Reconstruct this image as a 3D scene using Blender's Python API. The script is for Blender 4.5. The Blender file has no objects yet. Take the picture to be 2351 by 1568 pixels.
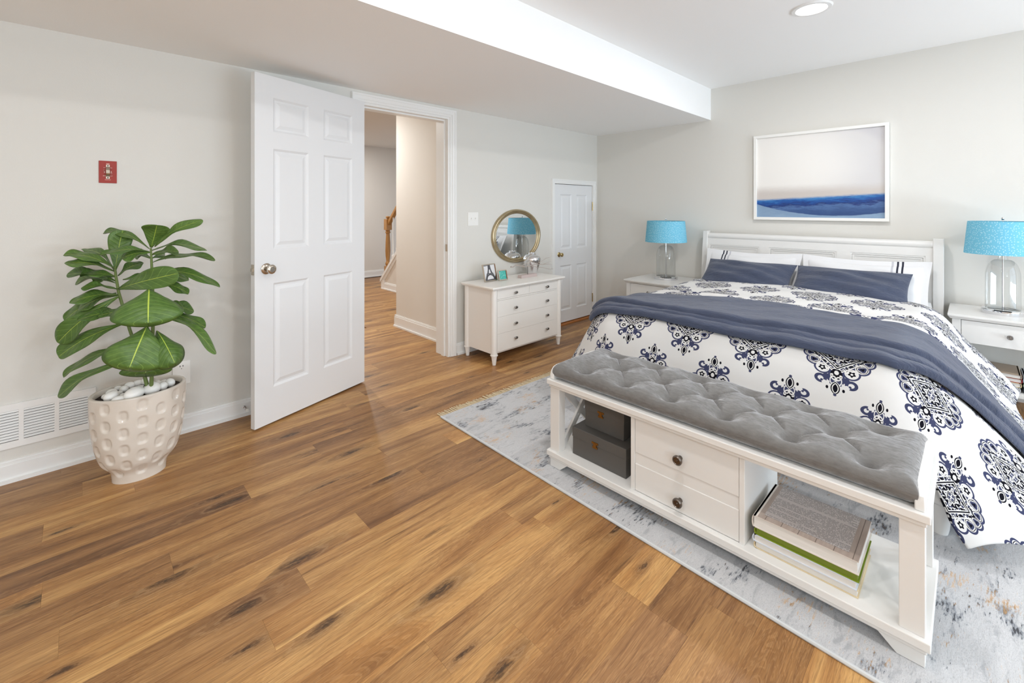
import bpy, math, random
import numpy as np
from mathutils import Vector, Matrix
random.seed(7)
sc = bpy.context.scene
COL = sc.collection
PI = math.pi

# ---------------------------------------------------------------- camera
cam_d = bpy.data.cameras.new('camera')
cam_d.sensor_width = 36.0
cam_d.lens = 1025.0 / 2351.0 * 36.0
cam_d.shift_y = -(784.0 - 479.0) / 2351.0
cam_d.clip_start = 0.05
cam = bpy.data.objects.new('camera', cam_d)
cam.location = (0, 0, 1.265)
cam.rotation_euler = (PI / 2, 0, math.radians(45.8 - 90.0))
COL.objects.link(cam)
sc.camera = cam

# ---------------------------------------------------------------- world, exposure
world = bpy.data.worlds.new('sky')
world.use_nodes = True
sc.world = world
bg = world.node_tree.nodes['Background']
bg.inputs[0].default_value = (0.62, 0.78, 1.0, 1)
bg.inputs[1].default_value = 1.0
sc.cycles.diffuse_bounces = 8
sc.cycles.max_bounces = 14
sc.view_settings.view_transform = 'Standard'
sc.view_settings.look = 'None'
sc.view_settings.gamma = 1.0
sc.view_settings.use_curve_mapping = False
sc.view_settings.exposure = 0.36
WIN_POWER = 19.0
UPLIGHT_POWER = 46.0     # added unseen lamp low in each window, aimed up to brighten ceiling and soffit
DOWN_POWER = 10.5
HALL_POWER = 24.0

# room measures (metres)
YW, XW = 3.11, 4.44          # door wall, headboard wall
YB, XB = -2.60, -2.10        # unseen walls behind the camera
ZL, ZC = 2.13, 2.435         # soffit underside, main ceiling
YS = 1.775                   # soffit front edge
WT = 0.16                    # wall thickness

def area_light(name, loc, rot, sx, sy, power, color, shape='RECTANGLE', spread=PI, parent=None):
    d = bpy.data.lights.new(name, 'AREA')
    d.shape = shape; d.size = sx; d.size_y = sy; d.energy = power; d.color = color; d.spread = spread
    o = bpy.data.objects.new(name, d); COL.objects.link(o)
    o.location = loc; o.rotation_euler = rot
    if parent: o.parent = parent
    return o
# daylight and an added fill lamp aimed upward at the two windows of the wall behind the camera
WINDOWS = [(-1.75, -0.35, 0.85, 2.05), (1.45, 4.05, 0.08, 2.10)]
SHARE = [1.0, 1.0]          # the far window is the smaller one
for i, (x0, x1, z0, z1) in enumerate(WINDOWS):
    area_light('window_daylight', ((x0 + x1) / 2, YB - 0.10, (z0 + z1) / 2), (PI / 2, 0, 0), x1 - x0 - .1, z1 - z0 - .1, WIN_POWER * (SHARE[i] if i else .45), (0.72, 0.86, 1.0))
    area_light('added_window_uplight', ((x0 + x1) / 2, YB - 0.12, z0 + .32), (math.radians(90 + 52), 0, 0), x1 - x0 - .1, .45, UPLIGHT_POWER * SHARE[i], (0.78, 0.90, 1.0))

# ---------------------------------------------------------------- helpers
def lin(r, g, b):
    f = lambda c: (c / 255 / 12.92) if c / 255 <= .04045 else ((c / 255 + .055) / 1.055) ** 2.4
    return (f(r), f(g), f(b), 1)
def tag(o, label=None, cat=None, group=None, kind=None):
    if label: o['label'] = label
    if cat: o['category'] = cat
    if group: o['group'] = group
    if kind: o['kind'] = kind
    return o
ORG = {}
def thing(name, label, cat, loc=(0, 0, 0), rotz=0, group=None, rot=None):
    o = bpy.data.objects.new(name, None); COL.objects.link(o)
    o.location = loc; o.rotation_euler = rot if rot else (0, 0, rotz)
    o.empty_display_size = .05
    ORG[o.name] = Vector((0, 0, 0)) if (rotz or rot) else Vector(loc)
    return tag(o, label, cat, group)
class MB:
    def __init__(s): s.v = []; s.f = []; s.uv = None
    def add(s, vs, fs):
        n = len(s.v); s.v += [tuple(map(float, p)) for p in vs]; s.f += [tuple(i + n for i in f) for f in fs]; return s
    def box(s, x0, x1, y0, y1, z0, z1):
        return s.add([(x0, y0, z0), (x1, y0, z0), (x1, y1, z0), (x0, y1, z0), (x0, y0, z1), (x1, y0, z1), (x1, y1, z1), (x0, y1, z1)],
                     [(3, 2, 1, 0), (4, 5, 6, 7), (0, 1, 5, 4), (1, 2, 6, 5), (2, 3, 7, 6), (3, 0, 4, 7)])
    def lathe(s, prof, c=(0, 0, 0), n=32, axis='z', sx=1, sy=1):
        vs = []; fs = []
        for r, h in prof:
            for k in range(n):
                a = 2 * PI * k / n; p = (r * math.cos(a) * sx, r * math.sin(a) * sy, h)
                if axis == 'y': p = (p[0], p[2], p[1])
                if axis == 'x': p = (p[2], p[0], p[1])
                vs.append((p[0] + c[0], p[1] + c[1], p[2] + c[2]))
        m = len(prof)
        for i in range(m - 1):
            for k in range(n):
                a, b = i * n + k, i * n + (k + 1) % n
                fs.append((a, b, b + n, a + n) if axis != 'y' else (a + n, b + n, b, a))
        if prof[0][0] > 1e-6: fs.append(tuple(range(n))[::-1] if axis != 'y' else tuple(range(n)))
        if prof[-1][0] > 1e-6:
            t = tuple(range((m - 1) * n, m * n)); fs.append(t if axis != 'y' else t[::-1])
        return s.add(vs, fs)
    def tube(s, pts, rad, n=8):
        pts = [Vector(p) for p in pts]; m = len(pts)
        if not hasattr(rad, '__len__'): rad = [rad] * m
        vs = []; fs = []; up = Vector((0, 0, 1)); pn = None
        for i, p in enumerate(pts):
            d = (pts[min(i + 1, m - 1)] - pts[max(i - 1, 0)]).normalized()
            a = pn if pn else (up if abs(d.dot(up)) < .9 else Vector((1, 0, 0)))
            x = (a - d * a.dot(d)).normalized(); pn = x; y = d.cross(x)
            for k in range(n):
                t = 2 * PI * k / n; vs.append(p + (x * math.cos(t) + y * math.sin(t)) * rad[i])
        for i in range(m - 1):
            for k in range(n):
                a, b = i * n + k, i * n + (k + 1) % n; fs.append((a, b, b + n, a + n))
        fs.append(tuple(range(n))[::-1]); fs.append(tuple(range((m - 1) * n, m * n)))
        return s.add(vs, fs)
    def prism(s, poly, a0, a1, axis='z'):
        n = len(poly); vs = []
        for a in (a0, a1):
            for p in poly:
                vs.append({'z': (p[0], p[1], a), 'y': (p[0], a, p[1]), 'x': (a, p[0], p[1])}[axis])
        fs = [tuple(range(n))[::-1], tuple(range(n, 2 * n))] + [(i, (i + 1) % n, (i + 1) % n + n, i + n) for i in range(n)]
        return s.add(vs, fs)
    def grid(s, P, closed=False):
        # P: array (a, b, 3)
        a, b, _ = P.shape; vs = P.reshape(-1, 3); fs = []
        for i in range(a - 1):
            for j in range(b - (0 if closed else 1)):
                j2 = (j + 1) % b; fs.append((i * b + j, i * b + j2, (i + 1) * b + j2, (i + 1) * b + j))
        return s.add(vs, fs)
    def build(s, name, m, parent=None, smooth=40, bevel=0, local=False, recalc=True):
        off = Vector((0, 0, 0))
        if parent and not local: off = ORG.get(parent.name, Vector((0, 0, 0)))
        me = bpy.data.meshes.new(name)
        me.from_pydata([(p[0] - off[0], p[1] - off[1], p[2] - off[2]) for p in s.v], [], s.f)
        if s.uv is not None:
            ul = me.uv_layers.new(name='UVMap')
            li = np.zeros(len(me.loops), dtype=np.int32); me.loops.foreach_get('vertex_index', li)
            ul.data.foreach_set('uv', np.asarray(s.uv, dtype=np.float32)[li].ravel())
        if recalc:
            import bmesh
            bm = bmesh.new(); bm.from_mesh(me); bmesh.ops.recalc_face_normals(bm, faces=bm.faces); bm.to_mesh(me); bm.free()
        if smooth:
            me.shade_smooth()
            me.set_sharp_from_angle(angle=math.radians(smooth))
        if m: me.materials.append(m)
        o = bpy.data.objects.new(name, me); COL.objects.link(o)
        if parent:
            o.parent = parent; ORG[o.name] = Vector((0, 0, 0)) if local else off
        if bevel:
            b = o.modifiers.new('bevel', 'BEVEL'); b.width = bevel; b.segments = 2; b.limit_method = 'ANGLE'; b.angle_limit = math.radians(40)
        return o
def bx(x0, x1, y0, y1, z0, z1): return MB().box(x0, x1, y0, y1, z0, z1)
def struct(o, label): return tag(o, label, None, None, 'structure')

# ---------------------------------------------------------------- node helpers
class NT:
    def __init__(s, name):
        s.m = bpy.data.materials.new(name); s.m.use_nodes = True; s.t = s.m.node_tree; s.n = s.t.nodes; s.l = s.t.links
        s.b = s.n['Principled BSDF']
    def node(s, typ, **kw):
        n = s.n.new(typ)
        for k, v in kw.items():
            if k.startswith('_'): setattr(n, k[1:], v)
            else: s.put(n.inputs[k.replace('__', ' ')], v)
        return n
    def put(s, sock, v):
        if isinstance(v, E_): s.l.new(v.s, sock)
        elif isinstance(v, bpy.types.NodeSocket): s.l.new(v, sock)
        else: sock.default_value = v
    def math(s, op, a, b=None, c=None):
        n = s.n.new('ShaderNodeMath'); n.operation = op
        for i, v in enumerate((a, b, c)):
            if v is not None: s.put(n.inputs[i], v)
        return E_(s, n.outputs[0])
    def mix(s, f, a, b, mode='MIX'):
        n = s.n.new('ShaderNodeMix'); n.data_type = 'RGBA'; n.blend_type = mode
        s.put(n.inputs[0], f); s.put(n.inputs[6], a); s.put(n.inputs[7], b)
        return n.outputs[2]
    def ramp(s, f, stops):
        n = s.n.new('ShaderNodeValToRGB'); s.put(n.inputs[0], f); e = n.color_ramp.elements
        while len(e) < len(stops): e.new(.5)
        for i, (p, c) in enumerate(stops): e[i].position = p; e[i].color = c if len(c) == 4 else (*c, 1)
        return n.outputs[0]
    def step(s, f, a, b):   # 0..1 between a and b
        n = s.n.new('ShaderNodeMapRange'); n.interpolation_type = 'SMOOTHSTEP'
        s.put(n.inputs[0], f); n.inputs[1].default_value = a; n.inputs[2].default_value = b
        return E_(s, n.outputs[0])
    def noise(s, vec, scale, detail=3, rough=.5, dist=0):
        n = s.n.new('ShaderNodeTexNoise'); s.put(n.inputs['Vector'], vec)
        n.inputs['Scale'].default_value = scale; n.inputs['Detail'].default_value = detail; n.inputs['Roughness'].default_value = rough; n.inputs['Distortion'].default_value = dist
        return E_(s, n.outputs[0])
    def vmul(s, vec, k, add=(0, 0, 0)):
        n = s.n.new('ShaderNodeMapping'); s.put(n.inputs[0], vec); n.inputs[3].default_value = k; n.inputs[1].default_value = add
        return n.outputs[0]
    def sep(s, vec):
        n = s.n.new('ShaderNodeSeparateXYZ'); s.put(n.inputs[0], vec)
        return [E_(s, o) for o in n.outputs]
    def comb(s, x, y, z=0.0):
        n = s.n.new('ShaderNodeCombineXYZ')
        for i, v in enumerate((x, y, z)): s.put(n.inputs[i], v)
        return n.outputs[0]
    def obj(s): return s.n.new('ShaderNodeTexCoord').outputs['Object']
    def uvc(s): return s.n.new('ShaderNodeTexCoord').outputs['UV']
    def pos(s): return s.n.new('ShaderNodeNewGeometry').outputs['Position']
    def bump(s, h, strength=.2, dist=.01):
        n = s.n.new('ShaderNodeBump'); s.put(n.inputs['Height'], h); n.inputs['Strength'].default_value = strength; n.inputs['Distance'].default_value = dist
        s.l.new(n.outputs[0], s.b.inputs['Normal'])
    def set(s, color=None, rough=None, metal=None, **kw):
        if color is not None: s.put(s.b.inputs['Base Color'], color)
        if rough is not None: s.put(s.b.inputs['Roughness'], rough)
        if metal is not None: s.put(s.b.inputs['Metallic'], metal)
        for k, v in kw.items(): s.put(s.b.inputs[k.replace('_', ' ')], v)
        return s.m
class E_:
    def __init__(s, t, sock): s.t = t; s.s = sock
    def __add__(s, o): return s.t.math('ADD', s, o)
    __radd__ = __add__
    def __sub__(s, o): return s.t.math('SUBTRACT', s, o)
    def __rsub__(s, o): return s.t.math('SUBTRACT', o, s)
    def __mul__(s, o): return s.t.math('MULTIPLY', s, o)
    __rmul__ = __mul__
    def __truediv__(s, o): return s.t.math('DIVIDE', s, o)
    def abs(s): return s.t.math('ABSOLUTE', s)
    def sin(s): return s.t.math('SINE', s)
    def min(s, o): return s.t.math('MINIMUM', s, o)
    def max(s, o): return s.t.math('MAXIMUM', s, o)
    def lt(s, o): return s.t.math('LESS_THAN', s, o)
    def gt(s, o): return s.t.math('GREATER_THAN', s, o)
    def sqrt(s): return s.t.math('SQRT', s)

def paint(name, col, rough=.5, bump=0, scale=200, spec=.5, var=0.0):
    t = NT(name); c = col
    if var:
        nz = t.noise(t.pos(), 2.2, 3)
        c = t.mix(nz, tuple(x * (1 - var) for x in col[:3]) + (1,), tuple(min(1, x * (1 + var)) for x in col[:3]) + (1,))
    t.set(c, rough); t.b.inputs['Specular IOR Level'].default_value = spec
    if bump: t.bump(t.noise(t.pos(), scale, 2), bump, .002)
    return t.m
def metal(name, col, rough): return NT(name).set(col, rough, 1.0)

M = {}
M['wall'] = paint('wall_paint', lin(221, 219, 213), .75, .15, 260, .25)
M['ceil'] = paint('ceiling_paint', lin(247, 247, 246), .8, .12, 220, .2)
M['hallwall'] = paint('hall_wall_paint', lin(224, 219, 211), .75, .12, 260, .25)
M['trim'] = paint('trim_white', lin(238, 238, 236), .35, .03, 300)
M['door'] = paint('door_white', lin(229, 230, 231), .38, .08, 420)
M['furn'] = paint('furniture_white', lin(224, 223, 220), .38, .03, 160)
M['cream'] = paint('furniture_warm_white', lin(241, 238, 233), .4, .03, 160)
M['plate'] = paint('plate_white', lin(240, 239, 235), .35)
M['dark'] = paint('dark_gap', lin(22, 21, 20), .8)
M['nickel'] = metal('satin_nickel', lin(196, 186, 172), .22)
M['brass'] = metal('aged_brass', lin(190, 168, 120), .25)
M['chrome'] = metal('chrome', lin(228, 228, 230), .06)
M['pewter'] = metal('pewter_knob', lin(150, 146, 142), .28)
M['bronze'] = metal('bronze_knob', lin(112, 104, 97), .3)
M['mirror'] = metal('mirror_glass', lin(240, 242, 242), .0)
M['soil'] = paint('potting_soil', lin(42, 30, 22), .95, .8, 300)
M['pebble'] = paint('white_pebble', lin(246, 244, 240), .22)

def mat_wood_floor(name, worldwide=False):
    t = NT(name); p = t.pos(); oi = t.n.new('ShaderNodeObjectInfo')
    rnd = E_(t, oi.outputs['Random']); tone = t.sep(oi.outputs['Color'])[0]
    x, y, z = t.sep(p)
    if worldwide:
        row = t.math('FLOOR', (y - 1.655) / .134); r2 = t.math('FRACT', (row * 12.9898).sin() * 43758.5)
        pl = t.math('FLOOR', (x + r2 * 1.22) / 1.22); rnd = t.math('FRACT', ((row * 7.13 + pl * 3.71).sin()) * 9143.7); tone = rnd
    v = t.comb(x + rnd * 37.0, y + rnd * 17.0, rnd * 9.0)
    # long figure, fine fibre, knots
    n1 = t.noise(t.vmul(v, (.75, 8, 1)), 1.0, 5, .62, 1.2)
    n2 = t.noise(t.vmul(v, (9, 260, 1)), 1.0, 3, .7)
    n3 = t.noise(t.vmul(v, (1.3, 22, 1)), 1.0, 5, .66, 1.6)
    n6 = t.noise(t.vmul(v, (1.1, 2.2, 1)), 1.0, 3, .5)
    base = t.ramp(n1, [(.26, lin(126, 84, 45)), (.44, lin(178, 129, 75)), (.66, lin(216, 171, 108))])
    dark = t.ramp(n1, [(.25, lin(84, 55, 34)), (.48, lin(130, 92, 58)), (.72, lin(170, 126, 82))])
    c = t.mix(tone, base, dark)
    c = t.mix(t.step((n1 * 170.0 + n3 * 9.0).sin(), .35, .95) * .13, c, lin(222, 180, 128))
    c = t.mix(t.step((n1 * 170.0 + n3 * 9.0 + 2.4).sin(), .5, .95) * .12, c, lin(92, 58, 34))
    c = t.mix(t.step(n6, .50, .72) * .35, c, lin(116, 76, 46))
    c = t.mix(t.step(n2, .40, .70) * .46, c, lin(92, 58, 33))
    c = t.mix(t.step(n3, .57, .72) * .62, c, lin(70, 43, 26))
    # knots with faint rings
    vo = t.node('ShaderNodeTexVoronoi', Vector=t.vmul(v, (1.7, 6.2, 1)), Scale=1.0); vo.voronoi_dimensions = '2D'
    d = E_(t, vo.outputs['Distance']) + (t.noise(t.vmul(v, (12, 46, 1)), 1.0, 4, .75) - .5) * .24
    kr = t.sep(vo.outputs['Color']); gate = kr[0].gt(.52); sz = kr[1] * kr[1] * 1.2 + .35
    d = d / sz
    ring = (d * 70.0).sin()
    halo = (1.0 - t.step(d, .04, .34)) * gate
    c = t.mix(halo * t.step(ring, .3, .95) * .34, c, lin(222, 184, 136))
    c = t.mix(halo * .5, c, lin(80, 49, 29))
    c = t.mix((1.0 - t.step(d, .03, .115)) * gate * t.step(t.noise(t.vmul(v, (40, 150, 1)), 1.0, 3, .7), .25, .60) * .85, c, lin(40, 25, 17))
    t.set(c, t.math('MULTIPLY_ADD', n2, .2, .30)); t.b.inputs['Specular IOR Level'].default_value = .45
    t.bump(n2 * .6 + (1.0 - t.step(d, .03, .12)) * gate * -.5, .15, .002)
    return t.m
M['plank'] = mat_wood_floor('oak_plank')
M['plank_far'] = mat_wood_floor('oak_plank_floor', True)

# ================================================================= STRUCTURE
floor = bx(XB, XW + .16, YB, 8.0, -.06, -.012).build('floor', M['plank_far'], smooth=0)
struct(floor, 'warm oak plank floor with dark knots')
# real planks: rows along X, 0.134 wide and 1.22 long
PWID, PLEN = .134, 1.22
joints = {0: .828, 4: .543, -1: .553, -5: .727, 6: -.098, 2: .24, 5: .90, -3: 1.276, 1: 1.18, 3: 1.135, -2: .407, -4: .12, -6: .95, -7: 1.30}
tones = {(4, -1): .95, (0, 0): .9, (-1, -1): .75, (5, -1): .45, (5, 0): .8, (6, -1): .7, (-5, 0): .55, (1, -1): .5, (-3, -1): .25, (1, 0): .8, (3, 0): .55, (2, 0): .5, (0, -1): .2, (-2, 0): .1, (-4, 0): .05, (-7, 0): .0, (-6, 0): .35, (-8, 0): .95}
pm = {}
def plank(x0, x1, y0, y1, tone):
    L = round(x1 - x0, 4); W = round(y1 - y0, 4); key = (L, W)
    if key not in pm:
        g = .0001; e = .0003; b = MB()
        b.add([(g, g, -.012), (L - g, g, -.012), (L - g, W - g, -.012), (g, W - g, -.012),
               (g, g, -e), (L - g, g, -e), (L - g, W - g, -e), (g, W - g, -e),
               (g + e, g + e, 0), (L - g - e, g + e, 0), (L - g - e, W - g - e, 0), (g + e, W - g - e, 0)],
              [(0, 1, 5, 4), (1, 2, 6, 5), (2, 3, 7, 6), (3, 0, 4, 7), (4, 5, 9, 8), (5, 6, 10, 9), (6, 7, 11, 10), (7, 4, 8, 11), (8, 9, 10, 11)])
        o = b.build('plank', M['plank'], None, smooth=0, recalc=False); pm[key] = o.data
    else:
        o = bpy.data.objects.new('plank', pm[key]); COL.objects.link(o)
    o.location = (x0, y0, 0); o.parent = floor; o.color = (tone, tone, tone, 1)
r = -17
while True:
    y0 = 1.655 + r * PWID; y1 = y0 + PWID
    if y0 > 6.6: break
    hall = y0 > YW + .02
    lo, hi = (1.28, 4.0) if hall else (-1.0 if r > -3 else -.3, XW)
    if hall and y0 > 4.4: lo = 2.2
    if y1 > YW and not hall and y0 < YW: lo, hi = -1.0, XW
    j = joints.get(r, random.uniform(0, PLEN)); k0 = math.floor((lo - j) / PLEN)
    k = k0
    while True:
        a = j + k * PLEN; b = a + PLEN
        if a >= hi: break
        aa, bb = max(a, lo), min(b, hi)
        if bb - aa > .06: plank(aa, bb, y0, y1, tones.get((r, k), random.choice([0, .1, .2, .35, .5, .7]) if not hall else random.uniform(0, .35)))
        k += 1
    r += 1

# door wall with two door openings
D1 = (1.470, 2.278, 2.045); D2 = (3.652, 4.342, 1.535)
w = MB().box(XB - WT, D1[0], YW, YW + WT, 0, ZC).box(D1[0], D1[1], YW, YW + WT, D1[2], ZC).box(D1[1], D2[0], YW, YW + WT, 0, ZC)
w.box(D2[0], D2[1], YW, YW + WT, D2[2], ZC).box(D2[1], XW + WT, YW, YW + WT, 0, ZC).box(D2[0], D2[1], YW + .10, YW + WT, 0, D2[2])
struct(w.build('wall_left', M['wall'], smooth=0), 'light grey wall holding the open doorway and the small door')
struct(bx(XW, XW + WT, YB, YW, 0, ZC).build('wall_right', M['wall'], smooth=0), 'light grey wall behind the headboard')
struct(bx(XB - WT, XB, YB, YW, 0, ZC).build('wall_near', M['wall'], smooth=0), 'light grey wall behind the camera')
w = MB(); xs = [XB - WT]
for x0, x1, z0, z1 in WINDOWS: xs += [x0, x1]
xs.append(XW + WT)
for i in range(0, len(xs), 2): w.box(xs[i], xs[i + 1], YB - WT, YB, 0, ZC)
for x0, x1, z0, z1 in WINDOWS: w.box(x0, x1, YB - WT, YB, 0, z0).box(x0, x1, YB - WT, YB, z1, ZC)
struct(w.build('wall_back', M['wall'], smooth=0), 'light grey window wall behind the camera')
for i, (x0, x1, z0, z1) in enumerate(WINDOWS):
    b = MB(); f = .05
    b.box(x0 - .06, x1 + .06, YB, YB + .02, z0 - .06, z0).box(x0 - .06, x1 + .06, YB, YB + .02, z1, z1 + .06).box(x0 - .06, x0, YB, YB + .02, z0, z1).box(x1, x1 + .06, YB, YB + .02, z0, z1)
    b.box((x0 + x1) / 2 - .02, (x0 + x1) / 2 + .02, YB - .06, YB - .02, z0, z1).box(x0, x1, YB - .06, YB - .02, (z0 + z1) / 2 - .02, (z0 + z1) / 2 + .02)
    struct(b.build('window_%d' % (i + 1), M['trim'], smooth=0), 'white window frame in the wall behind the camera')
struct(bx(XB - WT, XW + WT, YB - WT, YW + WT, ZC, ZC + .1).build('ceiling', M['ceil'], smooth=0), 'white main ceiling above the bed')
struct(bx(XB, XW, YS, YW, ZL, ZC).build('soffit', M['ceil'], smooth=0), 'white dropped soffit along the door wall')

# hall behind the doorway
HZ = 2.42; HY = 7.76
struct(bx(.5, 5.4, YW + WT, HY + .12, HZ, HZ + .1).build('ceiling_hall', M['hallwall'], smooth=0), 'hall ceiling seen through the doorway')
struct(bx(.5, 5.4, HY, HY + .12, 0, HZ).build('wall_hall_far', M['hallwall'], smooth=0), 'far hall wall behind the newel post')
struct(bx(2.46, 2.60, YW + WT, 4.32, 0, HZ).build('wall_hall_near', M['hallwall'], smooth=0), 'beige hall partition just inside the doorway')
struct(MB().box(.4, .5, YW + WT, HY, 0, HZ).build('wall_hall_side', M['hallwall'], smooth=0), 'hall side wall hidden by the open door')
struct(MB().box(5.4, 5.5, YW + WT, HY, 0, HZ).build('wall_hall_end', M['hallwall'], smooth=0), 'hall wall beyond the stairs')
def baseboard(b, p0, p1, nrm, h=.10, t=.014):
    # stepped board along p0-p1, thickness towards nrm
    (x0, y0), (x1, y1) = p0, p1; nx, ny = nrm
    for tt, z0, z1 in ((t, 0, h - .022), (t * .7, h - .022, h - .008), (t * .4, h - .008, h), (t + .012, 0, .016)):
        xs = sorted([x0, x1, x0 + nx * tt, x1 + nx * tt]); ys = sorted([y0, y1, y0 + ny * tt, y1 + ny * tt])
        b.box(xs[0], xs[-1], ys[0], ys[-1], z0, z1)
    return b
b = MB(); baseboard(b, (XB, YW), (1.395, YW), (0, -1)); baseboard(b, (2.345, YW), (3.60, YW), (0, -1))
struct(b.build('baseboard_left', M['trim'], smooth=0), 'white baseboard along the door wall')
b = MB(); baseboard(b, (XW, YB), (XW, YW), (-1, 0))
struct(b.build('baseboard_right', M['trim'], smooth=0), 'white baseboard along the headboard wall')
b = MB(); baseboard(b, (2.46, YW + WT), (2.46, 4.335), (-1, 0), .125, .016); baseboard(b, (2.445, 4.32), (2.6, 4.32), (0, 1), .125, .016); baseboard(b, (.5, HY), (5.4, HY), (0, -1), .12, .016)
struct(b.build('baseboard_hall', M['trim'], smooth=0), 'white baseboards in the hall')
# stair knee wall
b = MB(); b.prism([(6.50, 0), (6.50, .10), (4.6, 1.95), (4.6, 0)], 3.46, 3.56, 'x')
kw = struct(b.build('wall_stair_knee', M['hallwall'], smooth=0), 'low sloping wall beside the stairs')
b = MB(); b.prism([(6.53, .10), (6.53, .15), (4.6, 2.03), (4.6, 1.94)], 3.43, 3.59, 'x'); b.prism([(6.46, .10), (4.62, 1.88), (4.62, 1.94), (6.53, .10)], 3.445, 3.47, 'x')
b.box(3.44, 3.47, 6.42, 6.51, 0, .14); baseboard(b, (3.46, 4.6), (3.46, 6.50), (-1, 0), .11, .016)
b.build('stair_trim', M['trim'], kw, smooth=0)

# casing and jamb of the doorway
def casing(b, x0, x1, zt, w=.063, y=YW):
    for (i0, i1, t) in ((0, w, .012), (w * .3, w - .0012, .017), (w * .72, w * .94, .022)):
        b.box(x0 - i1, x0 - i0, y - t, y, 0, zt + i1).box(x1 + i0, x1 + i1, y - t, y, 0, zt + i1).box(x0 - i0, x1 + i0, y - t, y, zt + i0, zt + i1)
    return b
b = casing(MB(), D1[0], D1[1], D1[2]); tr = struct(b.build('trim_1', M['trim'], smooth=0), 'white casing around the open doorway')
b = MB(); J = .018
b.box(D1[0], D1[0] + J, YW - .004, YW + WT + .012, 0, D1[2] - J).box(D1[1] - J, D1[1], YW - .004, YW + WT + .012, 0, D1[2] - J).box(D1[0], D1[1], YW - .004, YW + WT + .012, D1[2] - J, D1[2])
b.box(D1[1] - J - .012, D1[1] - J, YW + .04, YW + .08, 0, D1[2] - J - .012).box(D1[0] + J, D1[0] + J + .012, YW + .04, YW + .08, 0, D1[2] - J - .012).box(D1[0] + J, D1[1] - J, YW + .04, YW + .08, D1[2] - J - .012, D1[2] - J)
b.build('jamb', M['trim'], tr, smooth=0)
tag(MB().box(D1[1] - J - .002, D1[1] - J + .001, YW + .006, YW + .034, .90, .96).build('strike_plate', M['nickel'], tr, smooth=0), 'satin nickel strike plate on the jamb')
b = casing(MB(), D2[0], D2[1], D2[2], .050); tr2 = struct(b.build('trim_2', M['trim'], smooth=0), 'white casing around the small door by the corner')
M['thresh'] = paint('threshold_wood', lin(176, 112, 58), .4)
struct(bx(D2[0], D2[1], YW - .03, YW + .06, 0, .012).build('trim_3', M['thresh'], smooth=0), 'wooden threshold under the small door')

def panel_door(parent, Wd, Ht, th, cols, rows, mt):
    """leaf with openings and raised panels; local x 0..Wd, visible face y=0, z 0..Ht"""
    b = MB(); xs = [0] + [c for cc in cols for c in cc] + [Wd]; zs = [0] + [r for rr in rows for r in rr] + [Ht]
    for i in range(0, len(xs), 2): b.box(xs[i], xs[i + 1], -th, 0, 0, Ht)
    for c0, c1 in cols:
        for i in range(0, len(zs), 2): b.box(c0, c1, -th, 0, zs[i], zs[i + 1])
    leaf = b.build('leaf', mt, parent, smooth=0, local=True)
    for c0, c1 in cols:
        for r0, r1 in rows:
            q = MB()
            for y, sg in ((0, -1), (-th, 1)):
                def ring(i, d): return [(c0 + i, y + sg * d, r0 + i), (c1 - i, y + sg * d, r0 + i), (c1 - i, y + sg * d, r1 - i), (c0 + i, y + sg * d, r1 - i)]
                rs = ring(0, .0) + ring(.012, .009) + ring(.022, .009) + ring(.042, .0025)
                fs = [(4 * k + i, 4 * k + (i + 1) % 4, 4 * k + 4 + (i + 1) % 4, 4 * k + 4 + i) for k in range(3) for i in range(4)] + [(12, 13, 14, 15)]
                q.add(rs, fs if sg < 0 else [f[::-1] for f in fs])
            q.build('panel', mt, leaf, smooth=0, local=True, recalc=False)
    return leaf
def knob_set(parent, x, z, mt, y0=0, s=1.0, sg=1):
    k = MB(); pr = [(0, 0), (.031, 0), (.032, .004), (.028, .008), (.014, .011), (.011, .02), (.012, .03), (.022, .037), (.0265, .046), (.026, .056), (.020, .061), (.0155, .0615), (.0145, .0595), (0, .0595)]
    k.lathe([(r * s, h * s * sg) for r, h in pr], (x, y0, z), 28, 'y')
    return tag(k.build('door_knob', mt, parent, smooth=35, local=True), 'round polished metal door knob')
ang = math.radians(180 + 17.6)
dr = bpy.data.objects.new('door_1', None); COL.objects.link(dr); dr.location = (1.492, 3.072, .012); dr.rotation_euler = (0, 0, ang)
struct(dr, 'white six panel door swung open against the wall')
cols = [(.112, .350), (.463, .701)]; rows = [(.205, .815), (1.015, 1.605), (1.705, 1.905)]
panel_door(dr, .813, 2.03, .035, cols, rows, M['door'])
knob_set(dr, .813 - .068, .905, M['nickel'])
knob_set(dr, .813 - .068, .905, M['nickel'], -.035, 1, -1)
MB().box(.8125, .815, -.030, -.005, .875, .935).box(.814, .824, -.023, -.011, .896, .914).build('latch_plate', M['nickel'], dr, smooth=0, local=True)
for z in (.25, 1.0, 1.78): MB().lathe([(.006, -.04), (.006, .04)], (.0, -.041, z), 12).box(0, .03, -.038, -.0345, z - .04, z + .04).build('hinge', M['nickel'], dr, local=True)
d2 = bpy.data.objects.new('door_2', None); COL.objects.link(d2); d2.location = (D2[1] - .002, YW + .004, .022); d2.rotation_euler = (0, 0, PI)
struct(d2, 'small white panelled door beside the corner')
W2 = D2[1] - D2[0] - .004
panel_door(d2, W2, 1.508, .033, [(.10, .295), (.385, .58)], [(.13, .62), (.80, 1.40)], M['door'])
knob_set(d2, W2 - .085, .745, M['brass'], 0, .82)
for z in (.20, 1.27): tag(MB().lathe([(.007, -.05), (.007, .05)], (-.004, .008, z), 12).build('hinge', M['brass'], d2, local=True), 'brass butt hinge')

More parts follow.
